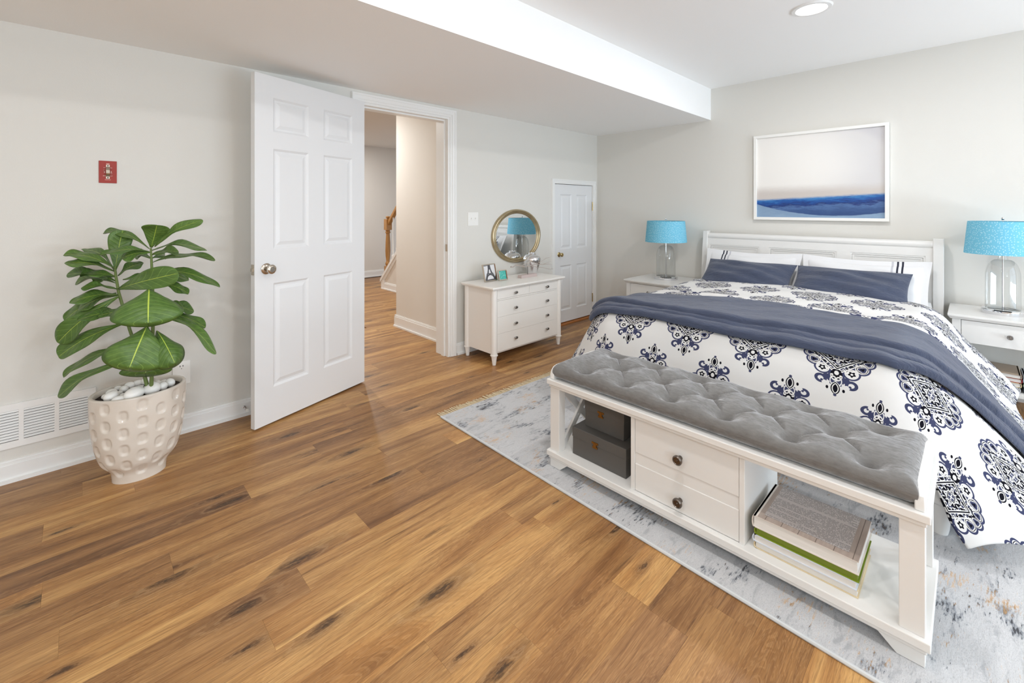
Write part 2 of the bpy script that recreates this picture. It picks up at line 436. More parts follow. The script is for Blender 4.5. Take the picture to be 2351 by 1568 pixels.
# ================================================================= CEILING LIGHTS
M['lampglow'] = NT('downlight_lens'); M['lampglow'].set((1, 1, 1, 1), .5); M['lampglow'].b.inputs['Emission Color'].default_value = (1, .97, .93, 1); M['lampglow'].b.inputs['Emission Strength'].default_value = 5.0; M['lampglow'] = M['lampglow'].m
def downlight(x, y, z, label, power, color, group=None, size=.14):
    t = thing('recessed_ceiling_light', label, 'ceiling light', (x, y, z), 0, group)
    MB().lathe([(.073, -.002), (.080, -.010), (.098, -.008), (.105, 0)], (x, y, z), 40).build('trim_ring', M['trim'], t)
    tag(MB().lathe([(.0, -.004), (.073, -.003), (.0735, -.001), (0, -.001)], (x, y, z), 40).build('lens', M['lampglow'], t), 'glowing white lens')
    area_light('downlight_lamp', (0, 0, -.014), (0, 0, 0), size, size, power, color, 'DISK', PI, t)
downlight(3.07, .65, ZC, 'round recessed ceiling light glowing above the bed', DOWN_POWER, (1, .99, .985))
for x, y, w_ in ((1.0, .62, 'overhead near the camera'), (-1.0, .62, 'left of the camera'), (3.07, -1.5, 'by the wide window'), (1.0, -1.5, 'behind the camera'), (-1.0, -1.5, 'by the small window')):
    downlight(x, y, ZC, 'recessed ceiling light %s, out of the photo' % w_, DOWN_POWER, (1, .99, .985), 'ceiling lights out of view')
for x, y, w_ in ((1.75, 4.75, 'inside the doorway'), (2.9, 6.8, 'by the newel post')):
    downlight(x, y, HZ, 'recessed hall ceiling light %s, out of the photo' % w_, HALL_POWER, (.98, .98, .97), 'hall ceiling lights out of view')

# ================================================================= RUG
def mat_rug():
    t = NT('distressed_rug'); x, y, z = t.sep(t.obj()); v = t.comb(x, y, 0.0)
    n1 = t.noise(t.vmul(v, (3.2, 3.2, 1)), 1, 4, .6); st = t.noise(t.vmul(v, (26, 130, 1)), 1, 3, .7); st2 = t.noise(t.vmul(v, (8, 30, 1), (3, 1, 0)), 1, 5, .7, .6)
    n4 = t.noise(t.vmul(v, (5, 9, 1), (7, 4, 0)), 1, 4, .65)
    n5 = t.noise(t.vmul(v, (4.5, 6, 1), (17, 9, 0)), 1, 4, .6)
    c = t.mix(st, lin(176, 177, 179), lin(208, 208, 209))
    wv_ = t.noise(t.vmul(v, (130, 420, 1)), 1, 3, .75)
    c = t.mix(t.step(wv_, .50, .66) * .42, c, lin(138, 139, 142))
    c = t.mix(t.step(st2, .52, .66) * .55, c, lin(146, 148, 152))
    c = t.mix(t.step(n4 + (st - .5) * .6, .55, .68) * .7, c, lin(112, 118, 126))
    c = t.mix(t.step(n4 + (st - .5) * 1.1, .68, .76) * .85, c, lin(58, 58, 62))
    c = t.mix(t.step(n5 + (st - .5) * .8, .61, .72) * .6, c, lin(196, 158, 112))
    c = t.mix(t.step(st2 + (n1 - .5) * .5, .76, .80) * .85, c, lin(66, 62, 60))
    t.set(c, .95); t.b.inputs['Specular IOR Level'].default_value = .1
    t.bump(t.noise(t.vmul(v, (420, 160, 1)), 1, 2) + st * .6, .5, .003)
    return t.m
rx0, rx1, ry0, ry1 = 0, 2.27, -3.1, 0
rug = thing('area_rug', 'pale grey distressed rug with ochre flecks under the bed and bench', 'rug', (1.575, 2.235, 0), -.024)
RT = .011
MB().box(rx0, rx1, ry0, ry1, .0005, RT).build('pile', mat_rug(), rug, smooth=30, bevel=.004, local=True)
M['edge'] = paint('rug_binding', lin(198, 201, 202), .9)
MB().tube([(0, ry0, .006), (0, ry1, .006)], .0065, 8).build('binding', M['edge'], rug, local=True)
b = MB(); rr = random.Random(3); x = .004
while x < rx1:
    L = rr.uniform(.045, .07); dx = rr.uniform(-.008, .008)
    b.add([(x, -.002, .004), (x + .0028, -.002, .004), (x + .0028 + dx, L, .002), (x + dx, L, .002), (x, -.002, .0075), (x + .0028, -.002, .0075), (x + .0028 + dx, L, .0045), (x + dx, L, .0045)],
          [(4, 5, 6, 7), (0, 1, 5, 4), (1, 2, 6, 5), (2, 3, 7, 6), (3, 0, 4, 7)]); x += rr.uniform(.0048, .0066)
M['fringe'] = paint('cream_fringe', lin(214, 198, 166), .95)
tag(b.build('fringe', M['fringe'], rug, smooth=0, local=True, recalc=False), 'cream cotton fringe along the rug end', kind='stuff')
ZR = .0115

# ================================================================= BENCH
BX0, BX1, BY0, BY1 = 1.64, 2.06, .075, 1.445
bench = thing('storage_bench', 'white storage bench with two drawers and open shelves at the bed foot', 'bench', ((BX0 + BX1) / 2, (BY0 + BY1) / 2, ZR))
f = M['furn']
MB().box(BX0, BX1, BY0, BY1, .412, .436).box(BX0 + .008, BX1 - .008, BY0 + .008, BY1 - .008, .398, .412).build('top', f, bench, smooth=0, bevel=.003)
MB().box(BX0, BX1, BY0, BY1, .066, .092).box(BX0 + .008, BX1 - .008, BY0 + .008, BY1 - .008, .052, .066).build('shelf', f, bench, smooth=0, bevel=.003)
for y in (BY0 + .012, BY1 - .067):
    for x in (BX0 + .015, BX1 - .06):
        bx(x, x + .045, y, y + .055, .092, .398).build('post', f, bench, smooth=0, bevel=.002)
for sy, y in ((1, BY0 + .012), (-1, BY1 - .012)):
    for sx, x in ((1, BX0 + .015), (-1, BX1 - .015)):
        zb = .0
        MB().add([(x, y, .054), (x + sx * .09, y, .054), (x + sx * .09, y + sy * .11, .054), (x, y + sy * .11, .054), (x, y, ZR), (x + sx * .055, y, ZR), (x + sx * .055, y + sy * .06, ZR), (x, y + sy * .06, ZR)],
                 [(0, 1, 2, 3), (7, 6, 5, 4), (0, 4, 5, 1), (1, 5, 6, 2), (2, 6, 7, 3), (3, 7, 4, 0)]).build('foot', f, bench, smooth=0, bevel=.002)
for y in (BY0 + .030, BY1 - .052):       # crossed braces in the open ends
    for z0, z1 in ((.092, .398), (.398, .092)):
        p = MB(); x0, x1 = BX0 + .06, BX1 - .06; wv = .016; d = Vector((x1 - x0, z1 - z0)).normalized(); nn = Vector((-d[1], d[0])) * wv
        yo = y if z0 < z1 else y + .0122
        p.prism([(x0 + nn[0], z0 + nn[1]), (x1 + nn[0], z1 + nn[1]), (x1 - nn[0], z1 - nn[1]), (x0 - nn[0], z0 - nn[1])], yo, yo + .012, 'y')
        p.build('cross_brace', f, bench, smooth=0)
for y in (BY0 + .012, BY1 - .034):       # low raised end boards holding the cushion
    pr = [(BX0 + .012, .436), (BX0 + .012, .455), (BX0 + .018, .475), (BX0 + .034, .490), (BX0 + .06, .496), (BX1 - .06, .496), (BX1 - .02, .49), (BX1 - .01, .47), (BX1 - .01, .436)]
    MB().prism(pr, y, y + .022, 'y').build('end_board', f, bench, smooth=30, bevel=.003)
DY0, DY1 = .549, .995
MB().box(BX0 + .022, BX1 - .02, DY0, DY0 + .018, .0923, .3977).box(BX0 + .022, BX1 - .02, DY1 - .018, DY1, .0923, .3977).box(BX1 - .035, BX1 - .022, DY0 + .0182, DY1 - .0182, .0925, .3975).box(BX0 + .027, BX1 - .036, DY0 + .0182, DY1 - .0182, .205, .252).build('drawer_case', f, bench, smooth=0, bevel=.0015)
def cup_knob(x, y, z, mt, parent, r=.017, axis='x', sg=-1, n=24):
    pr = [(0, 0), (.008, 0), (.007, .006), (.006, .011), (.013, .016), (.0165, .021), (.0165, .026), (.013, .030), (.0115, .0295), (.0105, .028), (.005, .028), (.004, .030), (0, .0305)]
    s = r / .0165
    k = MB().lathe([(a * s, h * s * sg) for a, h in pr], (x, y, z), n, axis)
    return tag(k.build('knob', mt, parent, smooth=35), 'round metal drawer knob')
for z0, z1, zk in ((.2515, .396, .305), (.094, .2055, .142)):
    d = bx(BX0 + .024, BX1 - .05, DY0 + .0192, DY1 - .0192, z0, z1).build('drawer', f, bench, smooth=0, bevel=.002)
    cup_knob(BX0 + .024, .781, zk, M['bronze'], d, .0185)

# tufted cushion
def mat_velvet():
    t = NT('grey_velvet'); p = t.obj()
    n = t.noise(t.vmul(p, (110, 34, 110)), 1, 4, .7); n2 = t.noise(p, 9, 3)
    lw = t.n.new('ShaderNodeLayerWeight'); lw.inputs[0].default_value = .35
    c = t.mix(n * .7 + n2 * .3, lin(84, 82, 80), lin(140, 139, 137))
    t.put(t.b.inputs['Sheen Weight'], t.math('MULTIPLY_ADD', t.step(n * .7 + t.noise(t.vmul(p, (26, 10, 26)), 1, 4, .65) * .3, .34, .64), .75, .20)); t.b.inputs['Sheen Roughness'].default_value = .38; t.b.inputs['Sheen Tint'].default_value = (.95, .96, 1, 1)
    t.set(c, .85); t.b.inputs['Specular IOR Level'].default_value = .15
    
    t.bump(t.noise(t.vmul(p, (500, 260, 500)), 1, 2), .25, .002)
    return t.m
def tufted():
    cx0, cx1, cy0, cy1 = 1.652, 2.052, .100, 1.418
    def spaced(a, b, n, r):
        core = np.linspace(a + r, b - r, n); e = r * (1 - np.cos(np.linspace(0, PI / 2, 9)[:-1]))
        return np.concatenate([a + e, core, (b - e)[::-1]])
    xs = spaced(cx0, cx1, 90, .04); ys = spaced(cy0, cy1, 300, .04)
    X, Y = np.meshgrid(xs, ys, indexing='ij')
    d = np.minimum(np.minimum(X - cx0, cx1 - X), np.minimum(Y - cy0, cy1 - Y))
    e = np.sqrt(np.clip(1 - (1 - np.clip(d / .04, 0, 1)) ** 2, 0, 1))
    bt = [(x, .215 + .21 * k) for x in (1.715, 1.985) for k in range(6)] + [(1.85, .32 + .21 * k) for k in range(5)]
    dep = np.zeros_like(X)
    for bxx, byy in bt:
        r = np.hypot(X - bxx, Y - byy); dep = np.maximum(dep, .070 * np.exp(-(r / .033) ** 1.05))
    cre = np.zeros_like(X)
    for i, a in enumerate(bt):
        for c in bt[i + 1:]:
            L = math.hypot(a[0] - c[0], a[1] - c[1])
            if .14 < L < .19:
                ux, uy = (c[0] - a[0]) / L, (c[1] - a[1]) / L
                tt = (X - a[0]) * ux + (Y - a[1]) * uy; dd = np.abs(-(X - a[0]) * uy + (Y - a[1]) * ux)
                inside = np.clip(np.minimum(tt, L - tt) / .01, 0, 1)
                cre = np.maximum(cre, inside * (.016 * np.exp(-dd / .006) + .010 * np.exp(-(dd / .028) ** 2)))
    for (bxx, byy) in bt:                       # pleats running out to the edges
        if bxx > 1.9 or bxx < 1.8:
            ex = cx1 if bxx > 1.9 else cx0
            tt = np.abs(X - bxx); ok = (np.sign(X - bxx) == np.sign(ex - bxx))
            cre = np.maximum(cre, ok * .006 * np.exp(-np.abs(Y - byy) / .008) * np.clip(1 - tt / .06, 0, 1))
    zc, ht = .477, .040
    top = zc + ht * e - np.maximum(dep, cre) * np.clip(d / .03, 0, 1) + .006 * np.clip(d / .1, 0, 1)
    wob = .003 * np.sin(Y * 21) * np.sin(X * 17)
    top = top + wob * e
    bot = zc - .040 * e
    b = MB(); b.grid(np.stack([X, Y, top], -1)); n0 = len(b.v); b.grid(np.stack([X, Y, bot], -1)[::-1])
    return b
cu = tufted().build('bench_cushion', mat_velvet(), smooth=80)
tag(cu, 'grey velvet button tufted cushion lying on the white bench', 'cushion')

# boxes on the bench shelf
M['boxg'] = paint('charcoal_box', lin(84, 82, 79), .55, .1, 300); M['gold'] = metal('gold_clasp', lin(150, 108, 52), .5)
for (x0, x1, y0, y1, z0, z1, lab) in ((1.700, 1.99, 1.040, 1.334, .0925, .222, 'larger charcoal box with gold clasp on the bench shelf'), (1.750, 1.96, 1.082, 1.298, .2228, .345, 'smaller charcoal box stacked on the larger charcoal box')):
    t = thing('storage_box', lab, 'box', ((x0 + x1) / 2, (y0 + y1) / 2, z0), 0, 'charcoal boxes in the bench')
    zl = z1 - .045
    bx(x0 + .002, x1 - .002, y0 + .002, y1 - .002, z0, zl).build('base', M['boxg'], t, smooth=0, bevel=.002)
    bx(x0, x1, y0, y1, zl - .001, z1).build('lid', M['boxg'], t, smooth=0, bevel=.002)
    ym = (y0 + y1) / 2 + .015
    tag(MB().box(x0 - .003, x0 + .001, ym - .017, ym + .017, zl + .008, zl + .016).box(x0 - .004, x0 + .001, ym - .008, ym + .008, zl - .006, zl + .012).box(x0 - .003, x0 + .001, ym - .013, ym + .013, zl - .012, zl - .004).build('clasp', M['gold'], t, smooth=0), 'small gold clasp')

# books
M['paper'] = NT('page_edges'); _t = M['paper']; _t.set(_t.mix(_t.noise(_t.vmul(_t.pos(), (8, 8, 900)), 1, 2), lin(206, 203, 198), lin(232, 230, 226)), .85); M['paper'] = _t.m
def book(x0, x1, y0, y1, z0, z1, cov, label, group, spine='+y', pages=None, ct=.0022):
    """lying book; page block shows on all sides but the spine"""
    t = thing('book', label, 'book', ((x0 + x1) / 2, (y0 + y1) / 2, z0), 0, group)
    sy = 1 if spine == '+y' else -1; ys = y1 if sy > 0 else y0
    q = MB().box(x0, x1, y0, y1, z0, z0 + ct).box(x0, x1, y0, y1, z1 - ct, z1)
    n = 8; zc = (z0 + z1) / 2; h = (z1 - z0) / 2; pro = [(ys - sy * .006, z0), *[(ys + sy * .006 * math.cos(PI * (k / n - .5)), zc + h * math.sin(PI * (k / n - .5))) for k in range(n + 1)], (ys - sy * .006, z1)]
    inn = [(ys + sy * .0045 * math.cos(PI * (k / n - .5)) - sy * .002, zc + (h - ct) * math.sin(PI * (k / n - .5))) for k in range(n + 1)][::-1]
    q.prism(pro + inn, x0, x1, 'x')
    q.build('cover', cov, t, smooth=35)
    bx(x0 + .004, x1 - .004, min(y0, y1) + (.004 if sy > 0 else .0), max(y0, y1) - (.0 if sy > 0 else .004), z0 + ct, z1 - ct).build('pages', pages or M['paper'], t, smooth=0)
    return t
def mat_cover_text():
    t = NT('printed_wood_cover'); x, y, z = t.sep(t.pos())
    # plank print with a paler text panel
    pl = t.math('FRACT', (y - .2) / .048); nz = t.noise(t.vmul(t.comb(x, y, t.math('FLOOR', (y - .2) / .048) * 3.0), (12, 90, 1)), 1, 3)
    c = t.mix(nz, lin(146, 128, 116), lin(178, 164, 154)); c = t.mix(pl.lt(.04), c, lin(96, 82, 74))
    inp = y.gt(.262) * y.lt(.498) * x.gt(1.700) * x.lt(1.93)
    line = t.math('FRACT', (x - 1.70) / .0072).lt(.5)
    word = t.noise(t.vmul(t.comb(y, t.math('FLOOR', (x - 1.70) / .0072) * 5.3, 0.0), (330, 1, 1)), 1, 1).gt(.44)
    para = t.noise(t.comb(t.math('FLOOR', (x - 1.70) / .0072) * .37, y * 3.0, 0.0), 1.0, 0).gt(.38)
    pc = t.mix(line * word * para * .7, lin(190, 182, 178), lin(84, 80, 80))
    return t.set(t.mix(inp, c, pc), .5)
CT = mat_cover_text()
for (z0, z1, col, lab, dx, dy) in (
    (.0925, .116, (214, 196, 160), 'tan bound book at the bottom of the bench stack', .004, .0),
    (.1165, .141, (206, 212, 222), 'white and pale blue book third in the bench stack', .0, .003),
    (.1415, .166, (122, 140, 34), 'olive green book just under the top of the bench stack', .002, -.002)):
    book(1.676 + dx, 1.92, .236 + dy, .520 + dy, z0, z1, paint('cover_' + lab.split()[0], lin(*col), .4), lab, 'books stacked in the bench', pages=paint('olive_edge', lin(116, 132, 40), .6) if 'olive' in lab else None)
tb = book(1.674, 1.922, .234, .524, .1665, .207, paint('cover_cream', lin(214, 206, 198), .4), 'thick top book with text printed on a wood plank cover', 'books stacked in the bench')
bx(1.675, 1.921, .235, .512, .2071, .2077).build('cover_print', CT, tb, smooth=0)

# ================================================================= BED
BYC = .97
bed = thing('bed', 'white wooden sleigh bed with three panelled headboard', 'bed', (3.35, BYC, ZR))
bm_ = M['furn']
HX = 4.30
hb = MB()
def sleigh(x, z): return x + .045 * max(0, (z - .55) / .5) ** 1.6
# headboard field with three panel openings, following the backward curve
zs = [.22, .60, .926, .985]
PN = [(.226, .660), (.747, 1.230), (1.310, 1.744)]
def slab(b, y0, y1, z0, z1, xa, xb, n=6):
    zz = np.linspace(z0, z1, n + 1)
    pr = [(sleigh(xa, z), z) for z in zz] + [(sleigh(xb, z), z) for z in zz[::-1]]
    b.prism(pr, y0, y1, 'y')
ed = [.185] + [v for p in PN for v in p] + [1.765]
for i in range(0, len(ed), 2): slab(hb, ed[i], ed[i + 1], .22, .985, HX, HX + .03)
for p0, p1 in PN: slab(hb, p0, p1, .926, .985, HX, HX + .03, 3); slab(hb, p0, p1, .22, .50, HX, HX + .03, 3)
hbo = hb.build('headboard', bm_, bed, smooth=30)
for p0, p1 in PN:
    q = MB(); slab(q, p0, p1, .5, .926, HX + .014, HX + .026)
    for (i, o_) in ((.010, .004), (.024, .009)):
        slab(q, p0 + i - .01, p0 + i + .002, .5, .926 - i + .01, HX + o_, HX + .02); slab(q, p1 - i - .002, p1 - i + .01, .5, .926 - i + .01, HX + o_, HX + .02); slab(q, p0 + i, p1 - i, .926 - i - .002, .926 - i + .01, HX + o_, HX + .02, 2)
    q.build('panel', bm_, hbo, smooth=30)
q = MB(); pr = []
for k in range(13):
    a = -PI / 2 + PI * 1.15 * k / 12; pr.append((sleigh(HX, 1.0) + .022 - .030 * math.cos(a), 1.005 + .030 * math.sin(a)))
pr += [(HX + .09, 1.03), (HX + .085, .975)]
q.prism(pr, .180, 1.770, 'y'); q.build('top_rail', bm_, bed, smooth=35)
for y0, y1 in ((.132, .188), (1.762, 1.806)):
    q = MB(); zz = np.linspace(ZR, 1.052, 16)
    q.prism([(sleigh(HX - .012, z), z) for z in zz] + [(min(sleigh(HX + .055, z), 4.435), z) for z in zz[::-1]], y0, y1, 'y'); q.build('headboard_post', bm_, bed, smooth=30, bevel=.003)
for y0, y1 in ((.17, .20), (1.67, 1.70)): bx(2.38, HX, y0, y1, .17, .30).build('side_rail', bm_, bed, smooth=0, bevel=.003)
bx(2.35, 2.38, .13, 1.70, .17, .30).build('foot_rail', bm_, bed, smooth=0, bevel=.003)
for x, y in ((2.40, .085), (2.42, 1.665)):
    q = MB().lathe([(.024, ZR), (.028, .03), (.037, .125), (.037, .13), (.042, .135), (.042, .145), (.035, .150), (.035, .165), (.040, .168), (.040, .185)], (x, y, 0), 28)
    q.build('leg', bm_, bed, smooth=35)
bx(2.37, 4.29, .21, 1.73, .30, .36).build('slat_base', bm_, bed, smooth=0)
M['linen'] = paint('white_linen', lin(240, 240, 240), .9, .2, 90, .1)
bx(2.54, 4.28, .32, 1.64, .36, .575).build('mattress', M['linen'], bed, smooth=30, bevel=.04)

# ---- duvet
def hang_table(phimax, ramp, n=400, total=1.3):
    d = np.linspace(0, total, n); s = np.clip(d / ramp, 0, 1); ph = math.radians(phimax) * (s * s * (3 - 2 * s))
    st = d[1]; o = np.concatenate([[0], np.cumsum(np.cos(ph[:-1]) * st)]); z = np.concatenate([[0], np.cumsum(np.sin(ph[:-1]) * st)])
    return d, o, z
TLH = hang_table(60, .30); TRH = hang_table(50, .26); TF = hang_table(68, .36)
SY0, SY1, TX = .31, 1.58, 2.64
def duvet(S, T):
    ds = np.where(S < SY0, SY0 - S, np.where(S > SY1, S - SY1, 0.0)); sg = np.where(S < SY0, -1.0, 1.0); dt = np.maximum(TX - T, 0)
    d = np.hypot(ds, dt) + 1e-9; wS = (ds / d) ** 2
    oS = np.where(sg > 0, np.interp(d, TLH[0], TLH[1]), np.interp(d, TRH[0], TRH[1])); zS = np.where(sg > 0, np.interp(d, TLH[0], TLH[2]), np.interp(d, TRH[0], TRH[2]))
    out = oS * wS + np.interp(d, TF[0], TF[1]) * (1 - wS); dn = zS * wS + np.interp(d, TF[0], TF[2]) * (1 - wS)
    h = np.clip(d / .6, 0, 1) ** 2                                   # soft hanging folds
    out = out + h * (.014 * np.sin(T * 10 + 1.0) * wS + .012 * np.sin(S * 9 + .6) * (1 - wS))
    yc = np.clip(S, SY0, SY1) + sg * ds / d * out; xc = np.maximum(T, TX) - dt / d * out
    z = .640 + .018 * (1 - np.clip(((S - BYC) / .61), -1, 1) ** 2) + .012 * np.clip((T - 3.2) / .5, 0, 1)
    z = z + .004 * np.sin(S * 13 + T * 5) * np.sin(T * 9 - S * 3) + .003 * np.sin(T * 23 + S * 7)
    z = z + .008 * np.exp(-((T - 3.235 + .02 * np.sin(S * 5)) / .018) ** 2)
    z = z - dn
    z = np.where(z < .06, .06 - .035 * (1 - np.exp(-(.06 - z) / .05)), z)
    return np.stack([xc, yc, z], -1)
LF = .57
S1 = np.linspace(SY0 - .67, SY1 + .68, 230); T1 = np.concatenate([np.linspace(TX - LF, 3.232, 118), np.linspace(3.238, 3.95, 62)])
SS, TT = np.meshgrid(S1, T1, indexing='ij')
dso = np.clip(np.maximum(SY0 - SS, SS - SY1) / .35, 0, 1)
TTg = np.where(TT > 3.4, 3.4 + (TT - 3.4) * (1 - .20 * dso), TT)
dr_ = np.clip((SY0 - SS) / .5, 0, 1); cut = np.clip((SY0 - .5 - SS) / .17, 0, 1)
ll = np.maximum(TX - TTg, 0) * (1 - .15 * np.sin(PI * np.clip(dr_ / .85, 0, 1)) + .13 * np.clip((dr_ - .7) / .3, 0, 1) - .36 * cut); TTg = np.where(TTg < TX, TX - ll, TTg)
P = duvet(SS, TTg)
b = MB(); b.grid(P)
b.uv = np.stack([SS, np.where(TT > 3.235, TT + .12, TTg)], -1).reshape(-1, 2)
def damask(t, u, v, PX=.34, QY=.325, s0=.755, t0=2.45):
    wrap = lambda a, per: t.math('ABSOLUTE', a - t.math('ROUND', a / per) * per)
    x1 = wrap(u - s0, PX) * 100.0; y1 = wrap(v - t0, 2 * QY) * 122.0
    x2 = wrap(u - s0 - PX / 2, PX) * 100.0; y2 = wrap(v - t0 - QY, 2 * QY) * 122.0
    pick = (x1 / 13.0 + y1 / 22.0).lt(x2 / 13.0 + y2 / 22.0)
    x = x2 + (x1 - x2) * pick; y = y2 + (y1 - y2) * pick
    def circ(cx, cy, r, ax=1.0, ay=1.0):
        dx = (x - cx) * (1 / ax); dy = (y - cy) * (1 / ay); return (dx * dx + dy * dy).sqrt() - r
    W, K, NV = lin(213, 212, 210), lin(16, 15, 24), lin(60, 64, 92)
    # scalloped body
    lobes = [(10.6, 1.7, 2.9), (8.7, 5.3, 3.2), (5.3, 8.7, 3.3)]
    body = circ(*lobes[0]).min(circ(*lobes[1])).min(circ(*lobes[2])).min(x * .70 + y * .71 - 8.6).min(circ(0, 11.3, 3.0, 1.0, 1.3))
    # big curl and its stem
    cx, cy = 5.6, 14.6
    ring = circ(cx, cy, 1.72).abs() - .62
    curl = ring.max(-1.0 * circ(cx - 1.5, cy + 1.5, 1.05)).min(circ(cx - .45, cy + .75, .52))
    stem = circ(2.9, 12.9, 1.75, 1.25, .85).min(circ(1.3, 14.4, 1.6, 1.0, 1.25))
    navy = body.min(curl).min(stem)
    c = t.mix(navy.lt(0), W, NV)
    # lobes: white outline, dark heart
    inner = body + .75
    core = (inner + .5).lt(0)
    c = t.mix(inner.lt(0), c, W)
    fl = (x * 2.1 + (y * 1.45).sin() * 1.5).sin() * (y * 2.2 + (x * 1.6).sin() * 1.4).sin()
    f2 = (x * 2.9 + y * 1.3).sin() * (y * 2.3 - x * .9).sin()
    c = t.mix(core * (fl + f2 * .35).gt(.02), c, K); c = t.mix(core * (fl - f2 * .3).lt(-.48), c, NV)
    # diamond lattice lines
    fr = x * .70 + y * .71
    for off, hw, col in ((5.4, .62, W), (5.4, .25, K), (2.2, .2, W)):
        c = t.mix(core * ((fr - off).abs() - hw).lt(0), c, col)
    # lobe leaves
    for lx, ly, r_ in ((10.7, 1.7, 1.25), (8.9, 5.3, 1.5)):
        al = t.math('ARCTAN2', y - ly, x - lx); d = circ(lx, ly, r_, 1.0, .9) + (al * 3.0 + 1.0).sin() * .22; c = t.mix((d - .62).lt(0), c, K); c = t.mix((d - .36).lt(0), c, W); c = t.mix(d.lt(0), c, NV); c = t.mix((d + .8).lt(0), c, K)
    # flower
    fx, fy = x - 5.4, y - 8.8; an = t.math('ARCTAN2', fy, fx); rr = (fx * fx + fy * fy).sqrt()
    c = t.mix((rr - 2.0).lt(0), c, W); c = t.mix((rr - (an * 5.0).sin() * .25 - 1.25).lt(0), c, K); c = t.mix((rr - .5).lt(0), c, W)
    # neck: white drop shapes on dark
    nk = circ(0, 10.6, 2.2, 1.0, 1.15); c = t.mix(nk.lt(0), c, K); c = t.mix(circ(0, 9.9, .95, .9, 1.2).lt(0), c, W); c = t.mix(circ(1.6, 11.2, .5).lt(0), c, W)
    hr = circ(1.0, 14.0, 1.45, .75, 1.35); c = t.mix((hr.abs() - .26).lt(0), c, W); c = t.mix(circ(0, 13.4, .62).lt(0), c, W)
    c = t.mix(circ(2.6, 15.6, .55, .7, 1.6).lt(0), c, W)
    # tip leaf, drops, dot
    leaf = circ(-2.3, 17.9, 4.0)
    c = t.mix((leaf - .3).lt(0) * y.lt(17.0), c, W)
    c = t.mix(leaf.lt(0), c, K); c = t.mix(((leaf + .62).abs() - .2).lt(0), c, W)
    drop = circ(3.0, 18.2, .62, .8, 1.35); c = t.mix(drop.lt(0), c, K)
    c = t.mix(circ(0, 21.3, .62).lt(0), c, NV); c = t.mix((x - .12).lt(0) * y.gt(20.3) * y.lt(21.3), c, NV)
    # centre window
    sq = x.max(y) - 1.5
    c = t.mix((sq - .45).lt(0), c, W); c = t.mix((sq.abs() - .16).lt(0), c, K); c = t.mix(sq.lt(-.25) * (x.min(y) - .22).gt(0) , c, NV)
    return c
def mat_damask():
    t = NT('damask_print'); u, v, _ = t.sep(t.uvc())
    t.set(damask(t, u, v), .92); t.b.inputs['Specular IOR Level'].default_value = .12
    t.bump(t.noise(t.vmul(t.uvc(), (9, 9, 1)), 1, 3), .12, .02)
    return t.m
duv = b.build('duvet', mat_damask(), smooth=80, recalc=False)
sm = duv.modifiers.new('thickness', 'SOLIDIFY'); sm.thickness = .016; sm.offset = -1
tag(duv, 'white duvet with navy damask medallions spread over the bed', 'duvet')

# ---- throw
def mat_navy(name, stretch):
    t = NT(name); p = t.obj(); n = t.noise(t.vmul(p, stretch), 1, 5, .65, .4); n2 = t.noise(p, 4, 3)
    c = t.mix(n * .8 + n2 * .2, lin(48, 55, 74), lin(80, 88, 110))
    t.set(c, .8); t.b.inputs['Specular IOR Level'].default_value = .2
    t.b.inputs['Sheen Weight'].default_value = .25; t.b.inputs['Sheen Roughness'].default_value = .5
    n3 = t.noise(t.vmul(p, tuple(q * 2.6 for q in stretch)), 1, 4, .7, .8)
    t.bump(n + n3 * .45, .75, .012)
    return t.m
tn = 40; su = np.linspace(SY1 + .24, SY0 - .70, 240); tv = np.concatenate([np.linspace(0, .35, 56), np.linspace(.36, 1, 34)])
SU, TV = np.meshgrid(su, tv, indexing='ij')
tlo = 2.44 + .012 * np.sin(SU * 4 + 1) + .30 * np.clip((.22 - SU) / .5, 0, 1); thi = 3.12 - .26 * np.clip((SU - .9) / .9, 0, 1) ** 1.3 - .12 * np.clip((.1 - SU) / .6, 0, 1)
TQ = tlo + (thi - tlo) * TV
eps = 1e-3
p0 = duvet(SU, TQ); du = duvet(SU + eps, TQ) - duvet(SU - eps, TQ); dv = duvet(SU, TQ + eps) - duvet(SU, TQ - eps)
nr = -np.cross(du, dv); nr /= np.linalg.norm(nr, axis=-1, keepdims=True); nr *= np.sign(nr[..., 2:3] + 1e-9)
dist = TQ - tlo; fold2 = .105 + .03 * np.sin(SU * 2.3 + 2)
sg_ = lambda q, w_: 1 / (1 + np.exp(-np.clip(q / w_, -30, 30)))
ridge = .016 * np.exp(-((dist - .022) / .026) ** 2) + .030 * sg_(dist - fold2, .0035) * np.exp(-np.clip(dist - fold2, 0, 9) / .10) + .014 * sg_(dist - .055 - .012 * np.sin(SU * 3.1), .003) * np.exp(-np.clip(dist - .055, 0, 9) / .05)
ridge += .003 * np.sin(SU * 31 + TQ * 12) * np.sin(TQ * 40 + SU * 9) + .006 * np.clip(TV, 0, .2)
thk = .008 + ridge; edge = np.minimum(1, np.minimum(TV, 1 - TV) / .02)
top = p0 + nr * (.004 + thk * (.35 + .65 * edge))[..., None]
b = MB(); b.grid(top)
thr = b.build('throw_blanket', mat_navy('navy_throw', (46, 7, 20)), smooth=80, recalc=False)
sm = thr.modifiers.new('thickness', 'SOLIDIFY'); sm.thickness = .010; sm.offset = -1
tag(thr, 'crinkled navy throw blanket laid across the foot of the bed', 'blanket')

